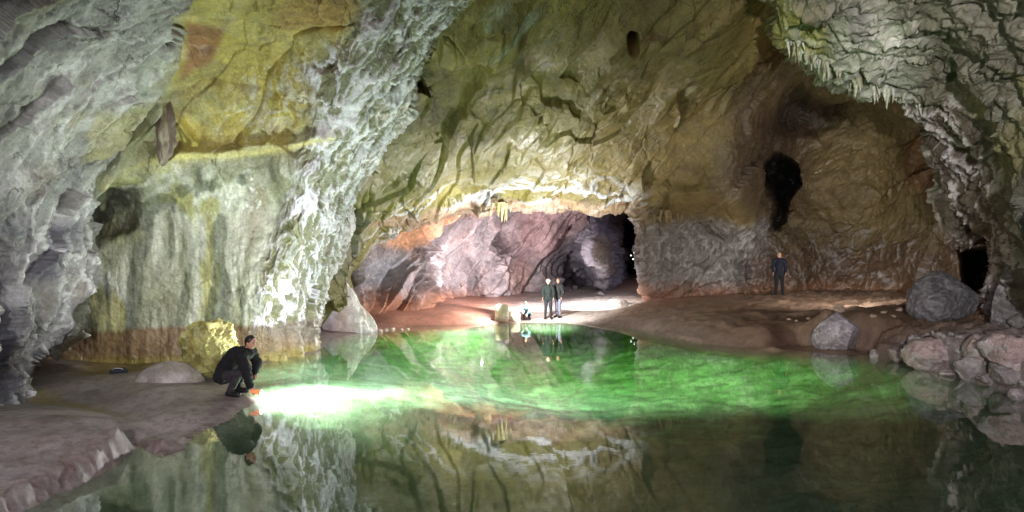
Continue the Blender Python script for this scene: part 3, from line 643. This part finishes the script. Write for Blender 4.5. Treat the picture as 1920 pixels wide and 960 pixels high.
boulder('tapering grey rock foot standing at the right edge of the view',1900,548,13.6,(.55,.6,1.25),35,(128,122,122),(100,96,98),tilt=(0,14),cuts=6,rough=.16,sub=6,tipcol=(170,166,168))
boulder('small grey boulder at the foot of the rightmost rock',1918,604,13.0,(.28,.3,.26),36,(140,134,134),(110,106,108),cuts=7)
# rubble bank on the right
bank = [(1700,668,14.4,.34,.22,41,'pinkish boulder at the left end of the stony right bank'),
 (1722,640,14.3,.16,.30,42,'upright pink slab in the left part of the stony right bank'),
 (1770,668,13.2,.46,.40,43,'largest pink boulder in the face of the stony right bank'),
 (1834,690,12.4,.30,.28,44,'rounded grey boulder at the water edge near the middle of the right bank'),
 (1862,668,12.9,.36,.42,45,'tall grey boulder in the upper face of the right bank'),
 (1906,700,11.9,.36,.22,46,'flat grey slab slanting to the water at the right end of the bank'),
 (1915,662,12.4,.40,.34,47,'brown grey boulder on the right bank at the edge of the view'),
 (1866,712,12.1,.20,.13,48,'low pale stone at the waterline of the right bank'),
 (1796,700,12.5,.22,.12,49,'small pink stone at the waterline below the largest pink boulder'),
 (1916,745,10.6,.16,.14,50,'pale stone in the water at the lower right bank')]
for px,py,Y,a,h,sd_,lab in bank:
    Y = None; a *= 1.4; h *= 1.15
    c = (166,146,140) if sd_%2 else (146,138,136)
    boulder(lab,px,py,Y,(a,a*.8,h),sd_,c,(178,168,164),rz=sd_*37,cuts=8,rough=.14,group='boulders in the face of the right bank')
top = [(1738,628,.10,.07),(1752,624,.06,.07),(1768,629,.12,.09),(1787,627,.09,.06),(1806,632,.10,.06),(1822,644,.08,.11),(1812,660,.08,.09),(1836,652,.09,.07),(1796,648,.07,.07),(1734,644,.09,.06),(1712,631,.09,.06),(1680,622,.07,.05),
       (1692,634,.08,.05),(1850,636,.06,.04),(1782,642,.06,.05),(1664,634,.06,.05),(1700,648,.07,.05),(1874,640,.07,.05)]
for i,(px,py,a,h) in enumerate(top):
    boulder('small grey stone in the loose row along the rim of the right bank',px,py,None,(a*1.2,a,h*1.2),60+i,(170,162,158),(140,132,128),rz=i*50,cuts=7,rough=.1,sub=4,name='stone',cat='stone',group='small stones along the rim of the right bank')
for i in range(26):
    px = random.uniform(1695,1925); t_ = random.uniform(.08,.92); lo = 676+(px-1690)*.26; py = 640+(lo-640)*t_
    a = random.uniform(.08,.2)
    boulder('angular pinkish grey stone packed among the boulders of the right bank',px,py,None,(a,a*.8,a*.75),140+i,(168,150,144) if i%2 else (146,140,138),(182,172,166),rz=i*40,cuts=9,rough=.13,sub=4,name='stone',cat='stone',group='stones packed in the face of the right bank')
for i,(px,py,Y,a) in enumerate([(736,616,20.2,.10),(752,617,20,.08),(764,617,20.1,.08),(724,618,19.8,.1),(712,620,19.4,.12)]):
    boulder('small pale stone in the short row at the foot of the white wedge rock',px,py,None,(a,a,a*.7),90+i,(206,180,166),cuts=6,sub=4,name='stone',cat='stone',group='stones at the foot of the white wedge rock')
for i,(px,py,a) in enumerate([(1480,598,.08),(1516,597,.09),(1494,601,.06),(1660,585,.12),(1676,592,.10),(1690,580,.13),(1708,577,.1),(1640,592,.1)]):
    boulder('small pale stone scattered on the brown slope behind the domed boulder',px,py,None,(a,a,a*.6),100+i,(190,170,150),cuts=6,sub=4,name='stone',cat='stone',group='stones scattered on the brown right slope')

# ------------------------------------------------------------------ stalactites
M_STAL = rock_mat('flowstone', .25, .6, .5, 9.0, coat=.3, mott=.25)
def stalactite(parent, p, length, r, col, seed):
    ns, nh = 10, 16; V=[]; Fc=[]
    rr = np.random.default_rng(seed)
    for j in range(nh+1):
        t = j/nh; rad = r*(1-t)**.75*(1+.12*math.sin(t*23+seed)); 
        for i in range(ns):
            a = i/ns*2*math.pi; k = rad*(1+.15*math.sin(3*a+seed))
            V.append((p[0]+k*math.cos(a)+.02*math.sin(4*t+seed),p[1]+k*math.sin(a),p[2]+.15-t*(length+.15)))
    for j in range(nh):
        for i in range(ns):
            Fc.append((j*ns+i,j*ns+(i+1)%ns,(j+1)*ns+(i+1)%ns,(j+1)*ns+i))
    me = bpy.data.meshes.new('stalactite'); me.from_pydata(V,[],Fc); me.polygons.foreach_set('use_smooth',np.ones(len(Fc),bool))
    setcol(me,np.tile(lin(col),(len(V),1))); me.materials.append(M_STAL)
    return link(bpy.data.objects.new('stalactite',me),parent)
Bc = [(1476,84,13),(1500,104,13.2),(1530,124,13.5),(1600,158,13.9),(1650,176,14.2),(1700,190,14.5),(1735,205,14.6)]
for i in range(90):
    s = random.random()*(len(Bc)-1); k = int(s); u = s-k
    a,b = Bc[k],Bc[k+1]; q = [a[j]*(1-u)+b[j]*u for j in range(3)]
    stalactite(roof_right, at(q[0]+random.uniform(-4,8),q[1]-random.uniform(0,14),q[2]-random.uniform(.0,.5)), random.choice([.05,.08,.12,.16,.2,.34])*random.uniform(.7,1.2), random.uniform(.02,.09), random.choice([(176,178,156),(190,192,178),(160,158,128)]), i)
for i in range(12):
    px = 940+random.uniform(-26,22)
    stalactite(roof_mid, at(px,388-random.uniform(0,4),22.9+random.uniform(-.3,.5)), .62*math.exp(-((px-944)/12)**2)+.12, random.uniform(.05,.11), random.choice([(214,204,158),(206,190,134)]), 200+i)
for i in range(14):
    px = random.uniform(1205,1300)
    stalactite(roof_mid, at(px,400+random.uniform(0,14),23.4+random.uniform(-.3,.3)), random.uniform(.15,.42), random.uniform(.05,.14), (134,116,80), 300+i)
# the long dark column fused to the left wall
def lens(parent, name, pts, col, col2):
    bm = bmesh.new(); bmesh.ops.create_icosphere(bm,subdivisions=5,radius=1)
    V = np.array([v.co[:] for v in bm.verts]); 
    top_, bot, w = pts
    c = (top_+bot)/2; h = np.linalg.norm(top_-bot)/2
    Q = V*np.array([w,w*.8,h]); ax = (top_-bot)/np.linalg.norm(top_-bot)
    Q[:,0] *= 1+.25*np.clip(-V[:,2],0,1); 
    dd = .9*ridged(stretch(Q,(0,0,1),5)*5,4)-.3+.7*fbm(Q*3,4)
    Q = Q+V*np.array([1,1,.3])*dd[:,None]*w
    Q = Q@np.array(Matrix.Rotation(math.atan2(ax[0],ax[2]),3,'Y')).T+c
    for v,cc in zip(bm.verts,Q): v.co = cc
    me = bpy.data.meshes.new(name); bm.to_mesh(me); bm.free(); me.polygons.foreach_set('use_smooth',np.ones(len(me.polygons),bool))
    setcol(me,mixc(np.tile(np.array(lin(col)),(len(Q),1)),col2,sstep(.3,.6,ridged(stretch(Q,(0,0,1),5)*4,3)))); me.materials.append(M_STAL)
    return link(bpy.data.objects.new(name,me),parent)
lens(wall_left,'stalactite',(at(309,186,11.05),at(311,312,11.3),.155),(126,112,104),(170,158,140))

# ------------------------------------------------------------------ people
def capsules(name, segs, voxel=.012, smooth=3, mat=None, parent=None, balls=()):
    """one continuous surface grown round tapered limbs and rounded masses"""
    bm = bmesh.new()
    def cap(a,b,ra,rb):
        a,b = Vector(a),Vector(b); d = b-a; L_ = d.length
        if L_ < 1e-5: L_ = 1e-5; d = Vector((0,0,1e-5))
        q = d.to_track_quat('Z','Y').to_matrix().to_4x4(); q.translation = a
        ns=12; rings=[]
        prof = [(-ra*math.cos(t),ra*math.sin(t)) for t in np.linspace(.12,math.pi/2,4)]+[(L_+rb*math.cos(t),rb*math.sin(t)) for t in np.linspace(math.pi/2,.12,4)]
        for z,r in prof: rings.append([bm.verts.new(q@Vector((r*math.cos(i/ns*6.28319),r*math.sin(i/ns*6.28319),z))) for i in range(ns)])
        for A_,B_ in zip(rings,rings[1:]):
            for i in range(ns): bm.faces.new((A_[i],A_[(i+1)%ns],B_[(i+1)%ns],B_[i]))
        bm.faces.new(rings[0][::-1]); bm.faces.new(rings[-1])
    for a,b_,ra,rb in segs: cap(a,b_,ra,rb)
    for c,s,R in balls:
        m4 = Matrix.Translation(c)@R.to_4x4()@Matrix.Diagonal((*s,1))
        bmesh.ops.create_icosphere(bm,subdivisions=3,radius=1,matrix=m4)
    me = bpy.data.meshes.new(name+'_raw'); bm.to_mesh(me); bm.free()
    tmp = bpy.data.objects.new('tmp',me); COL.objects.link(tmp)
    r = tmp.modifiers.new('r','REMESH'); r.mode='VOXEL'; r.voxel_size=voxel; r.use_smooth_shade=True
    s = tmp.modifiers.new('s','SMOOTH'); s.factor=.5; s.iterations=smooth
    dg = bpy.context.evaluated_depsgraph_get()
    out_ = bpy.data.meshes.new_from_object(tmp.evaluated_get(dg)); out_.name = name
    bpy.data.objects.remove(tmp); bpy.data.meshes.remove(me)
    out_.materials.clear(); out_.materials.append(mat)
    out_.polygons.foreach_set('use_smooth',np.ones(len(out_.polygons),bool))
    return link(bpy.data.objects.new(name,out_),parent)
M_SKIN = plain('skin',(196,150,126),.55)
M_BLACK = plain('black_cloth',(14,15,19),.9,var=.5,scale=9); M_GREEN = plain('dark_green_jacket',(7,20,17),.9); M_DARK = plain('dark_trousers',(26,26,34),.85)
M_GREYJ = plain('charcoal_jacket',(30,32,33),.85); M_JEAN = plain('grey_jeans',(110,112,128),.85); M_NAVY = plain('navy_jacket',(10,13,34),.85)
M_BOOT = plain('boot_rubber',(24,22,22),.5); M_HAIR = plain('dark_hair',(30,24,20),.5); M_LIGHTH = plain('fair_hair',(150,130,100),.5); M_HELM = plain('white_helmet',(214,206,190),.35,var=.1)
M_TEAL = plain('pale_teal_jacket',(110,140,150),.75); M_GREYT = plain('grey_trousers',(46,44,48),.85); M_LEN = plain('torch_glass',(255,220,190),.2,emit=(1,.95,.85),es=6); M_ORANGE = plain('orange_plastic',(226,84,40),.4,emit=(1,.25,.08),es=.6)
def crease(o, amp=.012, s_=7.0):
    me = o.data; n = len(me.vertices); c = np.empty(n*3,np.float32); me.vertices.foreach_get('co',c); c = c.reshape(-1,3)
    nn = np.empty(n*3,np.float32); me.vertices.foreach_get('normal',nn); nn = nn.reshape(-1,3)
    k = ridged(stretch(warp(c*1.0,3,.05),(0,.3,1),.6)*s_,3)-.35
    me.vertices.foreach_set('co',(c+nn*(amp*k)[:,None]).ravel().astype(np.float32)); me.update()
    return o
def hand(wr, d, side, curl=.5, s=1.0):
    """palm, four fingers and a thumb as capsules; d = direction of the hand, side = towards the thumb"""
    wr,d,side = Vector(wr),Vector(d).normalized(),Vector(side).normalized(); nrm = d.cross(side).normalized()
    S=[]; pal = wr+d*.085*s
    for k,(o,l) in enumerate(zip((.028,.010,-.010,-.028),(.072,.08,.075,.058))):
        base = pal+side*o*s; S.append((wr+side*o*.5*s,base,.017*s,.013*s))
        m1 = base+(d*math.cos(curl*.6)+nrm*math.sin(curl*.6))*l*.5*s; S.append((base,m1,.010*s,.009*s))
        m2 = m1+(d*math.cos(curl*1.6)+nrm*math.sin(curl*1.6))*l*.5*s; S.append((m1,m2,.009*s,.007*s))
    th = wr+d*.03*s+side*.028*s; t1 = th+(d*.6+side*.8)*.038*s; S.append((wr+d*.02*s,th,.016*s,.013*s)); S.append((th,t1,.013*s,.011*s)); S.append((t1,t1+(d*.9+side*.2+nrm*.3)*.032*s,.011*s,.008*s))
    return S
def person(label, loc, J, face, mats, hair='hair', rz=0, s=1.0, bulk=1.0, hands=((0,0,-1),(0,0,-1)), group=None):
    """J: joints in metres, figure's own frame, facing +X; L/R pairs on +Y/-Y"""
    V_ = lambda k: Vector(J[k])
    face = Vector(face).normalized(); R = face.to_track_quat('X','Z').to_matrix()
    hd = V_('head')
    legs=[]; arms=[]; hs=[]; feet={}
    for q in 'LR':
        legs += [(V_('hip'+q),V_('kn'+q),.085,.058),(V_('kn'+q),V_('kn'+q).lerp(V_('an'+q),.35),.057,.058),(V_('kn'+q).lerp(V_('an'+q),.35),V_('an'+q),.058,.038)]
        arms += [(V_('sh'+q),V_('el'+q),.052,.041),(V_('el'+q),V_('wr'+q),.041,.027)]
        toe = V_('toe'+q); feet[q]=[(V_('an'+q),V_('an'+q)+Vector((-.03,0,-.05)),.042,.038),(V_('an'+q)+Vector((-.02,0,-.05)),toe,.040,.032)]
        hd_ = hands[0 if q=='L' else 1]; hs += hand(V_('wr'+q),hd_,Vector((1,0,0)) if abs(Vector(hd_).normalized().x)<.8 else Vector((0,-1 if q=='L' else 1,0)),.6)
    torso = [(V_('pelvis'),V_('waist'),.125,.115),(V_('waist'),V_('chest'),.115,.14),(V_('hipL'),V_('hipR'),.10,.10),(V_('shL'),V_('shR'),.062,.062),(V_('chest'),(V_('shL')+V_('shR'))/2,.135,.09)]
    neck = [((V_('shL')+V_('shR'))/2+Vector((0,0,.02)),hd+R@Vector((-.02,0,-.07)),.056,.052)]
    headb = [(hd,(.092,.074,.112),R),(hd+R@Vector((.028,0,-.055)),(.058,.052,.056),R),
             (hd+R@Vector((-.005,.076,-.01)),(.018,.008,.03),R),(hd+R@Vector((-.005,-.076,-.01)),(.018,.008,.03),R)]
    nose = [(hd+R@Vector((.088,0,.01)),hd+R@Vector((.108,0,-.028)),.010,.014),(hd+R@Vector((.088,.0,-.058)),hd+R@Vector((.082,.02,-.06)),.009,.007),(hd+R@Vector((.088,.0,-.058)),hd+R@Vector((.082,-.02,-.06)),.009,.007),
            (hd+R@Vector((.080,.012,.026)),hd+R@Vector((.070,.05,.024)),.010,.009),(hd+R@Vector((.080,-.012,.026)),hd+R@Vector((.070,-.05,.024)),.010,.009)]
    body = capsules('person',legs+arms+hs+feet['L']+feet['R']+torso+neck+nose,.009,2,mats['skin'],None,headb)
    g = .018*bulk
    grow = lambda S,k: [(a,b_,ra+k,rb+k) for a,b_,ra,rb in S]
    armj = []
    for q in 'LR':
        armj += [(V_('sh'+q),V_('el'+q),.058+g,.05+g),(V_('el'+q),V_('el'+q).lerp(V_('wr'+q),.9),.05+g,.036+g)]
    crease(capsules('jacket',grow(torso,g+.006)+armj+[((V_('shL')+V_('shR'))/2,(V_('shL')+V_('shR'))/2+(hd-(V_('shL')+V_('shR'))/2)*.35,.075,.066)],.013,3,mats['jacket'],body),.022)
    tl = [(V_('pelvis'),V_('pelvis')+Vector((0,0,.02)),.13,.125),(V_('hipL'),V_('hipR'),.112,.112)]
    for q in 'LR': tl += [(V_('hip'+q),V_('kn'+q),.098,.072),(V_('kn'+q),V_('an'+q),.070,.055)]
    crease(capsules('trousers',tl,.013,3,mats['trousers'],body),.018)
    for q in 'LR': capsules('boot',grow(feet[q],.014),.009,2,M_BOOT,body)
    hb = [(hd+R@Vector((-.018,0,.028)),(.094,.084,.098),R),(hd+R@Vector((-.045,0,-.02)),(.058,.07,.07),R)]
    if hair=='helmet': hb = [(hd+R@Vector((-.006,0,.045)),(.125,.105,.092),R)]
    h = capsules(hair,[(hd+R@Vector((-.03,0,.05)),hd+R@Vector((-.02,0,.06)),.05,.05)],.010,2,mats['hair'],body,hb)
    eyes = [(hd+R@Vector((.079,y,.006)),(.013,.014,.010),R) for y in (.031,-.031)]
    for e in eyes: capsules('eye',[],.004,1,M_HAIR,body,[e])
    body.location = loc; body.rotation_euler[2] = math.radians(rz); body.scale=(s,s,s)
    return tag(body,label,'person',group)
def stand(dx=0, arm=.0, tilt=0, lean=0):
    return dict(pelvis=(0,0,.95),waist=(lean*.3,0,1.10),chest=(lean*.7,0,1.30),hipL=(0,.09,.90),hipR=(0,-.09,.90),knL=(.02+dx,.11,.50),knR=(.02-dx,-.11,.50),anL=(0+dx,.13,.09),anR=(0-dx,-.13,.09),
      toeL=(.15+dx,.15,.04),toeR=(.15-dx,-.15,.04),shL=(lean,.18,1.43),shR=(lean,-.18,1.43),elL=(lean-.02,.25,1.16),elR=(lean-.02,-.25,1.16),wrL=(.08+arm+lean,.23,.94+arm*.5),wrR=(.08+arm+lean,-.23,.94+arm*.5),head=(lean+.02,0,1.655))
# crouching man on the mud tip
crJ = dict(pelvis=(-.20,0,.34),waist=(-.15,0,.50),chest=(.03,0,.66),hipL=(-.18,.10,.32),hipR=(-.18,-.10,.32),knL=(.12,.15,.44),knR=(.18,-.15,.40),anL=(-.05,.14,.09),anR=(0.0,-.14,.09),
   toeL=(.12,.15,.04),toeR=(.17,-.16,.04),shL=(.19,.17,.72),shR=(.22,-.16,.70),elL=(.27,.22,.50),elR=(.34,-.19,.44),wrL=(.29,.10,.36),wrR=(.37,-.12,.17),head=(.29,0,.90))
p = onz(441,741,.08)
mats = dict(skin=M_SKIN,jacket=M_BLACK,trousers=M_GREYT,hair=M_HAIR)
g0 = max(gz(p[0],p[1]),.03)
crouch = person('man in black jacket crouching on the mud tip with an orange torch',(p[0],p[1],g0),crJ,(1,-.15,-.15),mats,rz=-8,s=1.06,bulk=1.6,hands=((.2,-.4,-1),(.55,0,-.85)))
# torch: orange handle and bright glass
def tube(name, a, b_, ra, rb, mat, parent, loc=(0,0,0)):
    bm = bmesh.new(); a,b_ = Vector(a),Vector(b_); d=b_-a
    q = d.to_track_quat('Z','Y').to_matrix().to_4x4(); q.translation=(a+b_)/2
    bmesh.ops.create_cone(bm,cap_ends=True,segments=20,radius1=ra,radius2=rb,depth=d.length,matrix=q)
    bmesh.ops.bevel(bm,geom=[e for e in bm.edges if len(e.link_faces)==2 and e.calc_face_angle()>.7],offset=min(ra,rb)*.2,segments=2,affect='EDGES')
    me = bpy.data.meshes.new(name); bm.to_mesh(me); bm.free(); me.materials.append(mat)
    me.polygons.foreach_set('use_smooth',np.ones(len(me.polygons),bool))
    return link(bpy.data.objects.new(name,me),parent)
tl = bpy.data.objects.new('torch',None); link(tl)
cr = Matrix.Rotation(math.radians(-8),3,'Z')
hp = Vector((p[0],p[1],g0))+cr@(Vector((.40,-.12,.10))*1.06)
tl.location = hp
tag(tl,'orange torch held by the crouching man at the water surface','torch')
tube('handle',(-.02,0,.0),(.11,0,-.02),.032,.040,M_ORANGE,tl); tube('reflector',(.11,0,-.02),(.155,0,-.028),.042,.052,M_ORANGE,tl); tube('lens',(.155,0,-.028),(.163,0,-.03),.046,.046,M_LEN,tl)
# group on the far shore
def place(px,py,Y):
    q = at(px,py,Y); return (q[0],q[1],gz(q[0],q[1])-.01)
person('man in dark green jacket and helmet standing on the far shore',place(1028,602,23.0),stand(.03,.05),(1,.1,0),dict(skin=M_SKIN,jacket=M_GREEN,trousers=M_DARK,hair=M_HELM),'helmet',rz=-95,s=.97)
person('person in charcoal jacket and grey jeans standing on the far shore',place(1047,600,23.3),stand(.05,.0),(1,.4,-.1),dict(skin=M_SKIN,jacket=M_GREYJ,trousers=M_JEAN,hair=M_LIGHTH),rz=-130,s=.96)
sqJ = dict(crJ); sqJ['head']=(.16,0,.98); sqJ['wrR']=(.36,-.08,.42); sqJ['elR']=(.24,-.22,.5)
person('small person in pale jacket crouching by the bright blocks on the far shore',place(988,604,22.7),sqJ,(1,0,-.2),dict(skin=M_SKIN,jacket=M_TEAL,trousers=M_DARK,hair=M_HAIR),rz=-110,s=.78,hands=((.6,0,-.4),(.8,0,-.2)))
person('person in navy jacket standing alone against the rock wall on the right slope',place(1461,558,21.8),stand(.02,.02),(1,.3,0),dict(skin=M_SKIN,jacket=M_NAVY,trousers=M_BLACK,hair=M_LIGHTH),rz=-110,s=1.0)
# dark bag and bottle left on the mud by the mound
q = at(222,716,11.3); bg = bpy.data.objects.new('bag',None); link(bg); bg.location=(q[0],q[1],gz(q[0],q[1])); bg.rotation_euler[2]=.3
tag(bg,'small dark bag lying on the mud left of the pale mound','bag')
capsules('pouch',[((-.12,0,.05),(.12,0,.05),.05,.055),((-.08,.03,.07),(.08,.03,.08),.05,.045)],.008,3,plain('bag_cloth',(58,60,70),.8),bg)
capsules('strap',[((-.12,0,.07),(-.05,-.06,.13),.010,.010),((-.05,-.06,.13),(.06,-.05,.12),.010,.010),((.06,-.05,.12),(.12,0,.07),.010,.010)],.005,1,plain('strap_cloth',(210,210,214),.8),bg)

# headlamps of a distant party inside the dark passage, each hung on the rock
M_SPOT = plain('headlamp_glass',(255,255,255),.2,emit=(1,1,1),es=2.5); M_CASE = plain('lamp_case',(30,30,30),.5)
for i,(px,py) in enumerate([(1183,479),(1189,474),(1196,478),(1187,486)]):
    e = bpy.data.objects.new('headlamp',None); link(e); e.location = at(px,py,37)
    tag(e,['leftmost distant headlamp glowing in the dark passage','topmost distant headlamp glowing in the dark passage','rightmost distant headlamp glowing in the dark passage','lowest distant headlamp glowing in the dark passage'][i],'headlamp','headlamps shining in the dark passage')
    tube('housing',(0,.05,0),(0,0,0),.04,.05,M_CASE,e); tube('lens',(0,0,0),(0,-.012,0),.04,.04,M_SPOT,e)

# ------------------------------------------------------------------ light
w = bpy.data.worlds.new('World'); SC.world = w; w.use_nodes = True; nt = w.node_tree; nt.nodes.clear(); L = nt.links.new
sky = N(nt,'ShaderNodeTexSky'); sky.sky_type='NISHITA'; sky.sun_disc=False; sky.sun_elevation=math.radians(40); sky.sun_rotation=math.radians(180)
mixn = N(nt,'ShaderNodeMix', data_type='RGBA', blend_type='MULTIPLY'); mixn.inputs[0].default_value=1; mixn.inputs[7].default_value=(1,.765,.79,1)
L(sky.outputs[0],mixn.inputs[6]); bg_ = N(nt,'ShaderNodeBackground', Strength=.10); L(mixn.outputs[2],bg_.inputs[0])
wo = N(nt,'ShaderNodeOutputWorld'); L(bg_.outputs[0],wo.inputs[0])
def lamp(name, kind, loc, power, col=(1,.97,.92), radius=.1, target=None, angle=60, blend=.6):
    d = bpy.data.lights.new(name,kind); d.energy=power; d.color=col; d.shadow_soft_size=radius
    if kind=='SPOT': d.spot_size=math.radians(angle); d.spot_blend=blend
    o = link(bpy.data.objects.new(name,d)); o.location = loc
    if target is not None: o.rotation_euler = (Vector(target)-Vector(loc)).to_track_quat('-Z','Y').to_euler()
    return o
T = hp
# the crouching man's torch lights the water and the wall behind him
lamp('torch_light','SPOT',(T.x+.35,T.y+.75,.9),2200,(1,1,.98),.02,(T.x+.8,T.y+1.0,-.5),125,1)
lamp('torch_beam','SPOT',(T.x+.4,T.y+.4,.8),3200,(1,1,.95),.02,(2.0,14.6,-1.2),50,1)
lamp('wall_torch','SPOT',(-3.7,11.4,.7),380,(.98,.98,1),.06,(-5.6,13.6,3.6),160,.4)
lamp('far_shore_lamp','SPOT',(-.3,22.0,1.5),800,(1,.99,.98),.05,(-3.6,21.4,1.4),160,.4)
lamp('shore_torch','SPOT',(.9,21.3,1.7),600,(1,.98,.95),.02,(1.5,22.8,.2),115,.8)
lamp('lip_lamp','SPOT',(1.0,21.3,1.3),1250,(1,1,1),.06,(1.0,22.3,6),115,.6)
lamp('chamber_lamp','SPOT',(-.4,23.4,1.8),1500,(1,.97,1),.06,(.5,32,3.0),140,.5)
lamp('shore_pool_fill','SPOT',(-1.2,21.2,1.5),1100,(1,1,.97),.02,(-2.6,17.0,-1),100,.9)  # added fill, brightens the water off the far shore
lamp('beach_lamp','SPOT',(2.2,25.2,2.0),900,(1,.97,.95),.04,(4.4,26.6,0),85,.8)
lamp('right_slope_fill','SPOT',(11.8,17.6,2.6),300,(1,.95,.9),.06,(12.2,24,3.4),165,.4)  # added fill for the alcove, no visible source
lamp('right_fill','SPOT',(1.2,-1.5,3.4),5200,(1,.97,.96),.12,(10.5,11,6.2),60,1)  # added fill behind the camera for the right roof and flank
lamp('left_fill','SPOT',(-1.5,-2.0,3.4),1000,(1,.98,.96),.12,(-6.5,11.5,1.4),50,1)  # added fill behind the camera for the yellow boulder and mud
o = lamp('pool_fill','SPOT',(-1.2,-1.5,4.2),30000,(1,1,.96),.05,(1.6,15.6,-1.0),9,.8); o.scale=(5.2,1,1)  # added light behind the camera, brightens the green pool evenly
o = lamp('second_pool_fill','SPOT',(2.2,-1.5,4.4),12000,(1,1,.96),.05,(7.4,14.6,-1.0),8.5,.9); o.scale=(3.0,1,1)  # another added light behind the camera, for the pool's right side

# ------------------------------------------------------------------ camera and output
cam = bpy.data.cameras.new('camera'); cam.sensor_width=36; cam.lens=36*F/1920; cam.shift_y=(HZ-480)/1920; cam.clip_end=500; cam.clip_start=.05
co_ = link(bpy.data.objects.new('camera',cam)); co_.location=(0,0,CH); co_.rotation_euler=(math.radians(90),0,0); SC.camera = co_
vs = SC.view_settings; vs.view_transform='Standard'; vs.look='None'; vs.exposure=.88; vs.gamma=1
SC.render.engine='CYCLES'; cy = SC.cycles; cy.max_bounces=7; cy.diffuse_bounces=4; cy.glossy_bounces=4; cy.transparent_max_bounces=12; cy.use_denoising=True; cy.sample_clamp_indirect=6
cy.caustics_reflective=False; cy.caustics_refractive=False
SC.render.resolution_x=1024; SC.render.resolution_y=512
